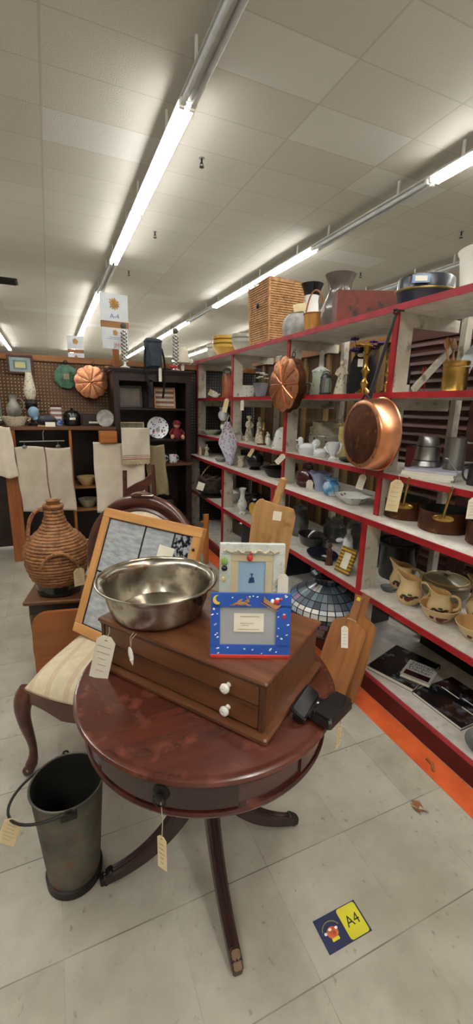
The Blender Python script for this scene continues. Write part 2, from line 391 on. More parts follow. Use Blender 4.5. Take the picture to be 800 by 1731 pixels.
t = thing('ceiling_vent', 'dark rectangular air vent in the ceiling at far left', 'vent', (-1.12, 13.2, CH-.01), 0)
part('frame', G().box((0, 0, 0), (1.25, .6, .02)), iron, t)
g = G()
for k in range(9): g.box((0, -.24+k*.06, -.02), (1.15, .012, .03), rot=Matrix.Rotation(.5, 3, 'X'))
part('louvre', g, iron, t)

# ================================================================= RIGHT SHELF UNIT
XU, XL, XB = 1.57, 1.48, 2.02
YE, YN = 4.77, -.32
POSTS = [4.77, 3.75, 2.74, 1.72, .70, -.30]
S2, S3, CT, LO, BS, TOP = 1.59, 1.187, .952, .545, .12, 1.99
shelf = thing('display_shelf_unit', 'long white shelf unit with red painted edges along the right', 'shelving unit', (0, 0, 0))
def board(z, x0, x1, th, em, name='shelf_board'):
    b = part(name, G().box(((x0+x1)/2+.003, (YE+YN)/2, z-th/2), (x1-x0-.006, YE-YN, th)), shelf_white, shelf)
    part('edge_strip', G().box((x0, (YE+YN)/2, z-th/2-.001), (.006, YE-YN, th+.002)), em, b, 'red painted front edge')
board(TOP, XU-.02, 1.95, .028, pink_paint, 'top_board'); board(S2, XU, 2.02, .026, red_paint); board(S3, XU, 2.02, .026, red_paint)
board(CT, XL, 2.04, .028, red_paint, 'counter_board'); board(LO, XL, 2.04, .028, red_paint); board(BS, XL, 2.04, .02, pink_paint, 'base_board')
part('kick_board', G().box((XL+.012, (YE+YN)/2, .05), (.02, YE-YN, .098)), kick_red, shelf)
for y in POSTS:
    g = G(); g.box((XU+.055, y-.015, (TOP-.028+CT)/2), (.09, .03, TOP-.028-CT-.002), 0); g.box((XU+.004, y-.015, (TOP-.028+CT)/2), (.01, .034, TOP-.03-CT), 1)
    part('upper_post', g, [white_paint, red_paint if y < 3 else pink_paint], shelf)
    g = G(); g.box((XL+.058, y-.035, (CT-.028+BS)/2), (.1, .03, CT-.028-BS), 0); g.box((XL+.006, y-.035, (CT-.028+BS)/2), (.01, .034, CT-.03-BS), 1)
    part('lower_post', g, [white_paint, red_paint], shelf)
    part('back_post', G().box((XB+.03, y-.02, (TOP+.1)/2), (.045, .035, TOP-.1)), white_paint, shelf)
    for z in (TOP-.028, S2-.026, S3-.026): part('side_rail', G().box((1.82, y-.015, z-.03), (.34, .02, .058)), white_paint, shelf)
# partition behind: plywood boards and louvered shutters
for i, (y0, y1) in enumerate(((3.85, 4.78), (3.12, 3.83), (2.47, 3.10))):
    t = thing('plywood_panel', ['plywood back panel behind the farthest shelf bay', 'plywood back panel behind the figurine bay', 'plywood back panel behind the stoneware crock bay'][i], 'panel', (2.32, y0, 0))
    part('sheet', G().box((0, (y1-y0)/2, .99), (.012, y1-y0, 1.98)), plyw, t)
    for yy in ((y1-y0)*.2, (y1-y0)*.72): part('batten', G().box((-.02, yy, .99), (.03, .045, 1.96)), battenw, t)
    part('top_rail', G().box((-.02, (y1-y0)/2, 2.0), (.06, y1-y0, .05)), pineh, t)
def shutter(y0, y1, label):
    t = thing('louvered_shutter', label, 'shutter', (2.32, y0, 0), 0, None)
    W = y1-y0
    for yy in (.03, W-.03): part('stile', G().box((0, yy, 1.03), (.03, .06, 2.06)), shutterw, t)
    part('top_rail', G().box((0, W/2, 2.02), (.03, W-.12, .12)), shutterw, t); part('bottom_rail', G().box((0, W/2, .06), (.03, W-.12, .12)), shutterw, t)
    g = G(); k = 0; z = .15
    while z < 1.96: g.box((0, W/2, z), (.072, W-.12, .009), rot=Matrix.Rotation(R_(-58), 3, 'Y')); z += .058
    part('louvres', g, shutterw, t)
shutter(1.75, 2.45, 'brown louvered shutter behind the bay with the brass canister'); shutter(1.03, 1.74, 'brown louvered shutter at the right edge behind pewter mugs'); shutter(.31, 1.02, 'brown louvered shutter nearest the viewer at the right')

# ================================================================= small helpers for goods
def item(name, label, cat, loc, prof, m, t=.004, n=28, rz=0, group=None, handles=(), mi=None, pname='body', sx=1, sy=1, fn=None):
    o = thing(name, label, cat, loc, rz, group)
    ms = [m] if mi is None else [m, mi]
    part(pname, G().vessel(prof, t, n, mi=None if mi is None else 1, sx=sx, sy=sy, fn=fn), ms, o)
    for h in handles: part('handle', loop_handle(G(), *h), m, o)
    return o
def solid_item(name, label, cat, loc, prof, m, n=24, rz=0, group=None, sx=1, sy=1):
    return one(name, G().lathe(prof, n, sx=sx, sy=sy), m, label, cat, loc, rz, group)
def tagcard(w, h, m, marks=True, hole=True, th=.0012):
    """paper tag hanging from origin, in XZ plane facing -Y"""
    c = min(w*.3, h*.15); g = G()
    g.prism([(-w/2, -h), (w/2, -h), (w/2, -c), (w/2-c, 0), (-w/2+c, 0), (-w/2, -c)], -th/2, th/2, 0, ax='y')
    if marks:
        for k in range(5):
            z = -h*.25-k*h*.14; L = w*random.uniform(.35, .75); x = random.uniform(-.05, .05)*w
            g.box((x, -th/2-.0004, z), (L, .0006, .0013), 1)
    if hole: g.lathe([(.0, -.0005), (w*.07+.001, -.0005), (w*.07+.001, .0005), (0, .0005)], 10, (0, 0, -c*.8), 1)
    return g
def hang_tag(loc, w, h, rz, label, m=paper, tilt=0, strl=.03, parent=None, name='price_tag', group=None):
    M = Matrix.Translation(loc) @ Matrix.Rotation(rz, 4, 'Z') @ Matrix.Rotation(tilt, 4, 'Y')
    if parent is None: t = thing(name, label, 'price tag', mw=M, group=group)
    else:
        t = bpy.data.objects.new(name, None); COL.objects.link(t); t.parent = parent; t.matrix_local = M
    if parent is None:
        part('card', tagcard(w, h, m), [m, ink], t, loc=(0, 0, -strl)); part('string', G().tube([(0, 0, 0), (.004, 0, -strl*.5), (0, 0, -strl-.01)], .0012, 5), stringm, t)
        return t
    bpy.data.objects.remove(t)
    g = tagcard(w, h, m); g2 = G(); g2.x = M @ Matrix.Translation((0, 0, -strl)); 
    for f, mi in zip(g.f, g.mi): pass
    g2.add(g.v, g.f, 0, False); g2.mi = list(g.mi); g2.x = M
    g2.tube([(0, 0, 0), (.003, 0, -strl*.5), (0, 0, -strl-.01)], .0012, 5, 1)
    return part(name, g2, [m, ink], parent)
VIEW = R_(-23)   # objects turned to face the aisle
# ================================================================= FOREGROUND: drum table
TC = (.386, 1.067)
t = thing('drum_table', 'round red mahogany drum table with four splayed legs in the foreground', 'table', (TC[0], TC[1], 0))
part('tabletop', G().lathe([(0, .672), (.37, .672), (.376, .677), (.384, .682), (.388, .690), (.384, .697), (.374, .700), (.368, .6985), (.362, .700), (0, .700)], 96), mahog_top, t)
ap = part('apron', G().lathe([(.0, .585), (.352, .585), (.352, .672), (0, .672)], 96), mahog, t)
part('lower_moulding', G().lathe([(0, .568), (.352, .568), (.362, .573), (.364, .579), (.360, .586), (0, .586)], 96), mahog, t)
def arc_panel(a0, a1, r0, r1, z0, z1, n=24):
    g = G(); vs = []; fs = []
    for i in range(n+1):
        a = a0+(a1-a0)*i/n
        for r, z in ((r0, z0), (r1, z0), (r1, z1), (r0, z1)): vs.append((r*cos(a), r*sin(a), z))
    for i in range(n):
        for k in range(4): q = (k+1) % 4; fs.append((i*4+k, i*4+4+k, i*4+4+q, i*4+q))
    fs.append((3, 2, 1, 0)); fs.append((n*4, n*4+1, n*4+2, n*4+3)); return g.add(vs, fs, 0, True)
A0 = R_(-127)
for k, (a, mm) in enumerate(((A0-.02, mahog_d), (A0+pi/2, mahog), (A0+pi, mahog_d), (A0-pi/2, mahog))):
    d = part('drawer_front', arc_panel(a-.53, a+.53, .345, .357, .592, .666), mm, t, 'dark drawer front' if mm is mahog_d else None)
    if k == 0:
        c = cos(a+.02); s_ = sin(a+.02)
        g = G(); g.x = Matrix.Translation((c*.357, s_*.357, .63)) @ Matrix.Rotation(a+.02+pi/2, 4, 'Z')
        g.lathe([(0, -.001), (.017, 0), (.02, .003), (.013, .006), (0, .006)], 18)  # rose plate laid flat then turned
        g2 = G(); g2.x = g.x @ Matrix.Rotation(pi/2, 4, 'X'); g2.lathe([(0, 0), (.019, 0), (.021, .002), (.016, .005), (.006, .006), (.005, .01), (.009, .014), (0, .016)], 20)
        g2.x = g.x; g2.tube([(-.013, -.012, -.002), (-.016, -.014, -.014), (0, -.016, -.026), (.016, -.014, -.014), (.013, -.012, -.002)], .0022, 6)
        part('drawer_pull', g2, iron, d)
part('pedestal', G().lathe([(0, .20), (.03, .202), (.045, .23), (.062, .31), (.05, .34), (.036, .37), (.04, .40), (.05, .45), (.045, .50), (.05, .54), (.11, .565), (0, .57)], 32), mahog, t)
def sabre(ang):
    prof = bez((.02, 0, .34), (.085, 0, .16), (.19, 0, .055), (.335, 0, .022), 22)
    g = G(); vs = []; fs = []; n = len(prof)
    sec = [(-.5, -.5), (-.5, .32), (-.32, .5), (-.14, .40), (0, .5), (.14, .40), (.32, .5), (.5, .32), (.5, -.5)]
    for i, p in enumerate(prof):
        d = ((prof[min(i+1, n-1)]-prof[max(i-1, 0)])).normalized(); nn = Vector((-d.z, 0, d.x)); nn = -nn if nn.z < 0 else nn
        f = i/(n-1); wd = .046-.014*f; th = .066-.034*f
        for a, b in sec: q = p+nn*th*b+Vector((0, 1, 0))*wd*a; vs.append(tuple(q))
    k = len(sec)
    for i in range(n-1):
        for j in range(k): jj = (j+1) % k; fs.append((i*k+j, i*k+jj, i*k+k+jj, i*k+k+j))
    fs.append(tuple(range(k-1, -1, -1))); fs.append(tuple(range((n-1)*k, n*k)))
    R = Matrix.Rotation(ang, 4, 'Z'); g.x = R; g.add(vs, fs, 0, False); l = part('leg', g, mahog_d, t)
    g = G(); g.x = R @ Matrix.Translation((.325, 0, .0235)) @ Matrix.Rotation(R_(38), 4, 'Y'); g.box((0, 0, 0), (.05, .031, .034), 0, bev=.005)
    g.x = R @ Matrix.Translation((.338, 0, .009)); g.box((0, 0, 0), (.026, .028, .018), 0, bev=.004)
    part('toe_cap', g, mat('worn_toe_metal', '6b5440', '4a3828', .4, .6) if ang < -1.2 and ang > -2 else iron, l, 'worn metal toe cap')
for a in (R_(-95), R_(-5), R_(85), R_(175)): sabre(a)
# tags on the table
hang_tag((TC[0]+.362*cos(A0), TC[1]+.368*sin(A0), .612), .028, .10, R_(-55), 'long narrow cream tag on a string from the drum table drawer pull', paper_c, strl=.10)
hang_tag((.672, .78, .668), .030, .075, R_(30), 'cream price tag hanging over the right rim of the drum table', paper_c, strl=.012)

# ---- two drawer chest on the table
CM = Matrix.Translation((.100, 1.230, .700)) @ Matrix.Rotation(R_(-54.8), 4, 'Z')
W, D, Hh = .563, .35, .165
t = thing('drawer_chest', 'low brown wooden chest with two drawers and white knobs on the drum table', 'chest', mw=CM)
part('base_moulding', G().box((W/2, D/2-.002, .009), (W+.04, D+.036, .018), bev=.005), chestw, t)
part('case', G().box((W/2, D/2+.006, .087), (W, D-.012, .138)), chestw, t)
part('top', G().box((W/2, D/2, .160), (W+.022, D+.02, .011), 0, bev=.004), chest_t, t)
part('top_moulding', G().box((W/2, D/2, .1515), (W+.010, D+.008, .007)), chest_d, t)
for x in (-.001, W-.011): part('side_post', G().box((x+.006, .003, .085), (.012, .012, .132)), chest_d, t)
part('divider_rail', G().box((W/2, .001, .0845), (W-.024, .010, .008)), chest_d, t)
for k, z in enumerate((.052, .118)):
    d = part('drawer', G().box((W/2, .004, z), (W-.028, .012, .056), bev=.002), chestw, t)
    g = G(); g.x = Matrix.Translation((W-.10, -.002, z)) @ Matrix.Rotation(pi/2, 4, 'X')
    g.lathe([(0, 0), (.007, 0), (.0055, .008), (.011, .013), (.0135, .019), (.0115, .025), (.005, .028), (.003, .026), (0, .026)], 22)
    part('knob', g, porc, d, 'white china knob')

# ---- basin
def basin_fn(r, z, a): return r*(1+.008*sin(9*a+z*40)), z
bp = [(.118, 0), (.134, .006), (.143, .02), (.154, .055), (.160, .088), (.164, .102), (.172, .109), (.182, .112), (.1835, .115)]
t = thing('metal_basin', 'large round tinned metal basin on top of the drawer chest', 'basin', (.268, 1.208, .8662), .3)
t.rotation_euler = (0, R_(0), .3)
part('bowl', G().vessel(bp, .003, 72, fn=basin_fn), tin, t)
part('rim', G().tube([(.184*cos(2*pi*i/72), .184*sin(2*pi*i/72), .114) for i in range(72)], .0035, 8, 0, True), tin, t)
# handle rivet plate with dark ring on the near side
g = G(); g.x = Matrix.Rotation(R_(-72), 4, 'Z') @ Matrix.Translation((.160, 0, .082)) @ Matrix.Rotation(R_(70), 4, 'Y')
g.lathe([(0, 0), (.015, 0), (.016, .003), (.01, .005), (0, .005)], 18); part('handle_boss', g, iron, t, 'dark round rivet boss')
for a in (40, 52, 64): part('rivet', G().ball((.166*cos(R_(a)), .166*sin(R_(a)), .102), .0035), tin, t)
big = hang_tag((.112, 1.150, .872), .058, .150, R_(-30), 'large white paper tag with writing hanging over the left front of the drawer chest', paper, tilt=R_(14), strl=.03)
small = thing('price_tag', 'small narrow white tag curled on strings left of the chest drawers', 'price tag', (.172, 1.092, .868), R_(-55))
part('card', G().ball((.002, -.016, -.055), (.010, .003, .024), rot=Matrix.Rotation(-.15, 3, 'Y')).tube([(.004, -.016, -.07), (.007, -.015, -.088)], [.006, .001], 6), white_pl, small)
part('string', G().tube([(-.006, .006, .002), (-.003, -.012, -.006), (0, -.013, -.032)], .0009, 5).tube([(.006, .006, .002), (.003, -.012, -.008), (0, -.013, -.032)], .0009, 5), stringm, small)

# ---- blue christmas picture frame
blue_f = mat('bright_blue_paint', '2458b8', '1f4ea6', .35, coat=.2); red_f = mat('bright_red_paint', 'cf3a2c', 'b83025', .35)
snow = mat('painted_white', 'eef0f2', 'e2e6ea', .5); moon = mat('painted_yellow', 'e3c84a', 'd4b63a', .5); deer = mat('painted_tan', 'b8835a', 'a2714b', .5); redp = mat('painted_red', 'c03a34', 'a82e2a', .5)
grey_card = mat('grey_card', 'a7a9ab', '9b9da0', .5)
FM = basis((.338, .915, .8655), (.193, -.081, 0), (.07, .168, 1))
t = thing('picture_frame', 'blue picture frame with a moon and snow scene standing on the drawer chest', 'picture frame', mw=FM)
W, Hh = .208, .170
g = G()
for x, z, a, b in ((W/2, Hh-.018, W, .036), (W/2, .020, W, .028), (.012, Hh/2+.0, .024, Hh-.06), (W-.019, Hh/2, .038, Hh-.06)): g.box((x, 0, z), (a, .012, b), 0)
part('border', g, blue_f, t)
part('red_base_strip', G().box((W/2, -.001, .004), (W, .016, .010), bev=.002), red_f, t, 'red strip along the bottom')
c = part('grey_card', G().box((W/2-.007, .001, Hh/2-.001), (.15, .003, .103)), grey_card, t, 'plain grey card in the opening')
n_ = part('paper_note', G().box((W/2-.005, -.003, Hh/2+.008), (.078, .001, .049), 0).box((W/2-.002, -.0038, Hh/2+.024), (.05, .0006, .0015), 1).box((W/2-.01, -.0038, Hh/2+.006), (.035, .0006, .0012), 1).box((W/2-.005, -.0038, Hh/2-.010), (.055, .0006, .0012), 1).box((W/2-.014, -.0038, Hh/2+.001), (.02, .0006, .001), 1), [paper, ink], t, 'small white note with printed lines')
g = G(); R2 = [(.017+.012*cos(a), Hh-.017+.012*sin(a)) for a in [R_(x) for x in range(80, 300, 18)]]+[(.022+.0095*cos(a), Hh-.014+.0095*sin(a)) for a in [R_(x) for x in range(280, 90, -18)]]
g.prism(R2, -.0085, -.006, ax='y'); part('moon', g, moon, t, 'yellow crescent moon')
g = G(); g.x = Matrix.Translation((.078, -.007, Hh-.026)); g.ball((0, 0, 0), (.017, .003, .005)); g.ball((.016, 0, .006), (.006, .003, .004)); g.ball((-.004, 0, .006), (.01, .003, .003), rot=Matrix.Rotation(-.6, 3, 'Y'))
for x0, x1 in ((-.016, -.028), (-.01, -.02), (.012, .026), (.006, .02)): g.tube([(x0, 0, 0), (x1, 0, -.006)], .0015, 5)
g.tube([(.016, 0, .009), (.024, 0, .016)], .0012, 5); g.tube([(.016, 0, .009), (.014, 0, .018)], .0012, 5); part('reindeer', g, deer, t, 'tan leaping reindeer')
g = G(); g.x = Matrix.Translation((.155, -.008, Hh-.022)) @ Matrix.Rotation(R_(28), 4, 'Y'); g.prism([(-.024, .006), (-.018, -.008), (.02, -.010), (.027, .008), (.018, .001), (-.014, .001)], -.003, .003, 0, ax='y'); g.tube([(-.022, 0, -.013), (.022, 0, -.014), (.028, 0, -.009)], .0012, 5)
part('sleigh', g, deer, t, 'tan sleigh')
g = G(); g.x = Matrix.Translation((.168, -.009, Hh-.020)); g.ball((0, 0, 0), (.009, .003, .007), 0); g.ball((.012, 0, .007), (.006, .003, .004), 0); g.ball((-.009, 0, .002), (.005, .003, .006), 1); g.ball((.004, 0, .008), (.006, .003, .003), 1); part('red_bundle', g, [redp, snow], t, 'red and white painted bundle')
g = G(); random.seed(3)
for k in range(34):
    s = random.random()
    if s < .3: x, z = .003+.018*random.random(), random.uniform(.02, Hh-.04)
    elif s < .6: x, z = random.uniform(W-.034, W-.004), random.uniform(.012, Hh-.045)
    elif s < .85: x, z = random.uniform(.01, W-.03), random.uniform(.012, .03)
    else: x, z = random.uniform(.04, W-.01), random.uniform(Hh-.012, Hh-.003)
    g.ball((x, -.0065, z), (random.uniform(.0018, .004), .001, .0018), n=8, rot=Matrix.Rotation(-.4, 3, 'Y'))
part('snowflakes', g, snow, t, 'small white dabs of paint')['kind'] = 'stuff'
part('gift', G().ball((W-.018, -.007, Hh-.06), (.005, .002, .006), 0).ball((W-.018, -.007, Hh-.053), (.004, .002, .002), 1), [redp, snow], t)
part('easel_back', G().box((W/2, .022, .05), (.04, .003, .11), rot=Matrix.Rotation(R_(-20), 3, 'X')), blackp, t)

# ---- white frame with rope and beads
whitew = mat('whitewashed_frame', 'd6dad2', 'c0c6bf', .6, scale=20, c3='aeb5ac'); creamf = mat('cream_frame_step', 'd8cba8', 'cdbf9b', .6); seaprint = mat('pale_blue_print', 'a9c6de', '9cbcd8', .5, scale=6)
FM = basis((.410, 1.040, .8655), (.922, -.387, 0), (.02, .05, 1))
t = thing('picture_frame', 'whitewashed picture frame with rope and coloured beads behind the blue frame', 'picture frame', mw=FM)
W, Hh = .186, .262
def rect_frame(W, H, b, th, y=0, x0=0, z0=0):
    g = G(); g.box((x0+W/2, y, z0+b/2), (W, th, b), bev=.002); g.box((x0+W/2, y, z0+H-b/2), (W, th, b), bev=.002)
    g.box((x0+b/2, y, z0+H/2), (b, th, H-2*b)); g.box((x0+W-b/2, y, z0+H/2), (b, th, H-2*b)); return g
part('outer_border', rect_frame(W, Hh, .032, .014), whitew, t); part('inner_border', rect_frame(W-.06, Hh-.06, .024, .009, .001, .03, .03), creamf, t, 'cream inner border')
part('print', G().box((W/2, .002, Hh/2), (W-.09, .002, Hh-.09)), seaprint, t, 'pale blue print of a small boat')
g = G(); x, z = W/2, Hh/2+.02; g.tube([(x, -.001, z+.022), (x, -.001, z-.005)], .002, 6); g.prism([(x-.006, z+.008), (x+.006, z+.010), (x+.009, z-.006), (x-.009, z-.008)], -.001, .0008, ax='y'); g.prism([(x-.005, z+.02), (x+.005, z+.021), (x+.001, z+.013)], -.001, .0008, ax='y')
part('boat_figure', g, mat('dark_blue_print', '35558c', '2c4878', .5), t, 'small dark blue sailing boat')
g = G(); g.tube([(.012+i*.0054, -.011+.003*sin(i*1.9), Hh-.022+.004*sin(i*1.1)) for i in range(30)], .0032, 6); part('rope', g, stringm, t, 'twisted rope along the top')
g = G(); g.ball((.014, -.012, Hh-.052), (.010, .008, .013), 0); g.ball((.014, -.012, Hh-.072), (.009, .008, .008), 1); g.ball((.012, -.010, Hh-.105), (.006, .005, .008), 2); part('green_bead_drop', g, [mat('green_bead', '8fae5a', '7f9e4c', .4), navy, creamc], t)
part('red_bead', G().ball((W*.46, -.013, Hh-.040), (.009, .007, .010)).ball((W*.47, -.012, Hh-.028), .004), redp, t, 'red bead at the centre top')
part('knot', G().tube([(W-.02+.008*cos(a*.9), -.01, Hh-.10+.006*sin(a*1.3)-a*.004) for a in range(12)], .002, 5), stringm, t)
g = G(); g.x = Matrix.Translation((W-.004, -.014, Hh-.085)); g.add(tagcard(.030, .07, paper, False).v, tagcard(.030, .07, paper, False).f, 0, False); g.mi = [0]*len(g.f); part('price_tag', g, paper, t, 'white tag at the right side')

# ---- small cutting board standing behind
FM = basis((.505, 1.108, .8655), (.914, -.405, -.10), (.02, .06, 1))
t = thing('cutting_board', 'worn light wooden cutting board with a handle standing behind the white frame', 'cutting board', mw=FM)
W, Hh = .130, .360
out = [(.004, 0), (W-.004, 0), (W-.002, .25), (W+.002, Hh-.03), (W-.006, Hh-.008), (W-.022, Hh-.004), (.082, Hh-.001), (.06, Hh+.004), (.035, Hh+.008), (.028, Hh+.012), (.018, Hh+.010), (.008, Hh-.002), (.002, Hh-.03)]
part('blade', G().prism(out, -.010, .010, ax='y'), board_w, t)
g = G(); g.x = Matrix.Translation((.066, .012, Hh-.02)) @ Matrix.Rotation(R_(10), 4, 'Y'); g.box((0, .006, .045), (.024, .016, .12), bev=.006); part('handle', g, board_w, t)
part('price_sticker', G().box((.076, -.011, Hh-.032), (.026, .001, .028)), paper, t, 'small square white sticker')
part('knob', G().lathe([(0, 0), (.008, 0), (.006, .012), (0, .016)], 14, (.072, -.022, .235)), board_w, t)

# ---- black folding leather case
t = thing('leather_case', 'black folded leather case with flap on the right edge of the drum table', 'leather case', (.607, .795, .7), R_(24))
part('body', G().box((.018, -.030, .016), (.120, .062, .030), 0, bev=.006).box((.018, -.034, .034), (.112, .050, .006), 0, bev=.003), blackp, t)
part('flap', G().box((-.014, .034, .026), (.12, .044, .014), 0, Matrix.Rotation(R_(12), 3, 'Z') @ Matrix.Rotation(R_(28), 3, 'X'), bev=.005).box((-.014, .030, .010), (.11, .036, .018), 0, Matrix.Rotation(R_(12), 3, 'Z'), bev=.004), blackp, t)
part('hinge_strap', G().box((.0, .002, .012), (.085, .045, .012), 0, bev=.004), blackp, t)
part('clasp', G().ball((.0, .004, .030), (.006, .005, .005)), pewter, t); part('piping', G().tube([(-.03, -.052, .03), (.03, -.055, .036), (.075, -.04, .034)], .003, 6), blackc, t)

# ---- pail
t = thing('metal_pail', 'tall tapered aged metal pail with a bail handle on the floor at left', 'pail', (-.036, 1.166, 0), 0)
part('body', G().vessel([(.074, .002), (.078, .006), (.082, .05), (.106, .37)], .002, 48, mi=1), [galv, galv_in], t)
part('base_band', G().lathe([(.079, .0), (.086, .002), (.0875, .03), (.0835, .032)], 48), iron, t)
part('rim', G().tube([(.107*cos(2*pi*i/48), .107*sin(2*pi*i/48), .37) for i in range(48)], .0035, 8, 0, True), galv, t)
for s in (-1, 1):
    g = G(); g.box((.01*0, s*.108, .352), (.045, .005, .035), bev=.002); g.tube([(.008*cos(a*.6), s*.114+0*a, .37+.008*sin(a*.6)) for a in range(11)], .003, 6)
    part('ear', g, iron, t)
P = [(-.165*sin(pi*i/24), -.112*cos(pi*i/24), .368-.04*sin(pi*i/24)) for i in range(25)]
bl = part('bail_handle', G().tube(P, .0042, 8), iron, t)
part('price_tag', (lambda g, k: (setattr(g, 'x', Matrix.Translation((-.145, -.045, .335)) @ Matrix.Rotation(R_(-25), 4, 'Z') @ Matrix.Rotation(R_(22), 4, 'Y')), g.add(k.v, k.f, 0, False), g.mi.__setitem__(slice(None), k.mi), g)[-1])(G(), tagcard(.052, .10, paper_c)), [paper_c, ink], t, 'cream tag on the bail')

# ---- floor decal
decal_b = mat('navy_decal', '1d2652', '1a2148', .4); decal_y = mat('yellow_decal', 'd9d22e', 'c9c224', .4); blk = mat('black_ink', '17171a', '101012', .6); dor = mat('decal_orange', 'd9772c', 'b84a2a', .5, scale=60)
t = thing('floor_decal', 'navy and yellow A4 location decal stuck on the floor', 'decal', (.6885, .702, 0), 0)
part('navy_field', G().box((-.0, 0, .0006), (.152, .087, .0012)), decal_b, t)
r = .008; o_ = []
for cx, cy, a0 in ((.071-r, .041-r, 0), (.004+r, .041-r, 90), (.004+r, -.041+r, 180), (.071-r, -.041+r, 270)):
    for k in range(5): a = R_(a0+k*22.5); o_.append((cx+r*cos(a), cy+r*sin(a)))
part('yellow_field', G().prism(o_, .0011, .0016), decal_y, t, 'yellow rounded panel')
text('A4', .04, blk, t, (.038, 0, .0018), (0, 0, 0), 'lettering', .0002)
g = G(); cx = -.036
g.tube([(cx+.030*cos(R_(a)), .0+.026*sin(R_(a)), .0014) for a in range(20, 165, 12)], .0016, 5, 0); g.ball((cx, -.002, .0014), (.019, .015, .0006), 1); g.ball((cx-.004, .006, .0016), (.006, .004, .0007), 2); g.ball((cx+.016, .004, .0016), (.005, .004, .0007), 2); g.ball((cx-.022, .001, .0016), (.005, .004, .0007), 2)
g.box((cx, -.019, .0016), (.024, .008, .0005), 3); g.ball((cx+.004, -.005, .0018), (.006, .006, .0006), 4)
part('round_emblem', g, [mat('olive_lettering', '8d8f4c', '76783c', .5), dor, snow, decal_y, redp], t, 'round orange emblem under a curved line of lettering')
one('leaf_scrap', G().surf(lambda u, v: ((u-.5)*.05*(1-abs(v-.5)*1.2), (v-.5)*.05+.01*sin(u*9), .003+.004*sin(u*5+v*4)), 6, 6).tube([(0, 0, .003), (-.03, -.02, .004)], .001, 5), mat('dried_leaf', '8a5a2c', '6b4420', .8), 'small dried brown leaf scrap on the floor by the orange stripe', 'leaf', (1.205, .905, 0), .4)
one('wood_chip', G().box((0, 0, .006), (.05, .014, .010), 0, bev=.003).box((.03, .01, .005), (.03, .012, .008), 0, Matrix.Rotation(.6, 3, 'Z')), paddle_w, 'small brown wood chip on the orange stripe', 'wood chip', (1.41, 1.02, .0016), .9)
# ================================================================= MIDDLE GROUND
# ---- parlour chair with oval back
CZ = R_(-33.4)
t = thing('parlor_chair', 'carved walnut parlour chair with oval back and striped cream seat', 'chair', (.193, 1.71, 0), CZ)
def seat_pt(u, v, bot):
    a = (u-.5)*2; b = (v-.5)*2; hw = .282-.045*v; x = a*hw*(1-.03*b*b); y = b*.25-(1-a*a)*.045*(1-v)
    ed = (1-abs(a)**4)*(1-abs(b)**4); z = (.385 if bot else .40+.075*ed**.5); return (x, y, z)
g = G(); g.surf(lambda u, v: seat_pt(u, v, 0), 26, 26); g.surf(lambda u, v: seat_pt(1-u, v, 1), 26, 26)
for e in (0, 1):
    g.surf(lambda u, v, e=e: seat_pt(u, e, v > .5), 26, 1) if e else g.surf(lambda u, v: seat_pt(u, 0, v < .5), 26, 1)
    g.surf(lambda u, v, e=e: seat_pt(e, u, v > .5), 26, 1)
part('seat', g, seat_fab, t)
g = G()
def apr(u, v, k): x, y, z = seat_pt(u, 0, 1); return (x, y+(.012 if k else -.008), .392-v*(.055+.03*(sin(pi*u)**2)-.012*abs(sin(3*pi*u))))
g.surf(lambda u, v: apr(u, v, 0), 30, 3); g.surf(lambda u, v: apr(u, v, 1), 30, 3)
g.surf(lambda u, v: apr(u, 0, v > .5), 30, 1); g.surf(lambda u, v: apr(u, 1, v > .5), 30, 1)
part('front_rail', g, chairw, t)
for s in (-1, 1): part('side_rail', G().tube([(s*.280, -.25, .365), (s*.262, 0, .365), (s*.237, .25, .365)], .026, 8, flat=.6), chairw, t)
part('back_rail', G().tube([(-.237, .25, .365), (.237, .25, .365)], .026, 8), chairw, t)
for s in (-1, 1):
    P = bez((s*.268, -.235, .385), (s*.325, -.295, .28), (s*.235, -.215, .13), (s*.285, -.26, .018), 16)
    part('leg', G().tube(P, [.036, .038, .037, .034, .031, .028, .026, .024, .022, .020, .018, .017, .016, .017, .020, .024, .020], 10).ball((s*.287, -.263, .016), (.024, .026, .016)), chairw, t)
    part('leg', G().tube(bez((s*.232, .25, .38), (s*.232, .25, .25), (s*.235, .27, .12), (s*.245, .33, .0), 10), [.024-.0012*i for i in range(11)], 8), chairw, t)
OZ, OA, OB = .775, .262, .275
def oval(a, b, y, k=.16): return [(a*cos(2*pi*i/64), y+k*(b*sin(2*pi*i/64)), OZ+b*sin(2*pi*i/64)) for i in range(64)]
bk = part('back_frame', G().tube(oval(OA-.004, OB-.004, .315), .034, 12, 0, True, .8), chairw, t)
part('inner_bead', G().tube(oval(OA-.045, OB-.045, .303), .016, 8, 0, True), chairw, bk)
g = G(); g.tube([(.055*(i-6)/6, .352-.012, OZ+OB+.022+.010*cos((i-6)/6*pi/2)) for i in range(13)], [.006+.010*cos((i-6)/6*1.3) for i in range(13)], 10); part('crest', g, chairw, bk)
g = G(); g.x = Matrix.Translation((0, .298, OZ)) @ Matrix.Rotation(R_(-9), 4, 'X')
g.surf(lambda u, v: ((OA-.03)*v*cos(2*pi*u), -.030*(1-v*v)**.5, (OB-.03)*v*sin(2*pi*u)), 48, 8); g.surf(lambda u, v: ((OA-.03)*v*cos(-2*pi*u), .022, (OB-.03)*v*sin(-2*pi*u)), 48, 4)
part('back_pad', g, mat('cream_upholstery', 'd9cdb4', 'c8baa0', .9, scale=30, bump=.15), t, 'cream upholstered oval pad')
for s in (-1, 1):
    part('back_stile', G().tube(bez((s*.236, .24, .36), (s*.29, .20, .48), (s*.20, .27, .52), (s*.235, .292, .66), 14), [.026-.0005*i for i in range(15)], 10, flat=.8), chairw, t)
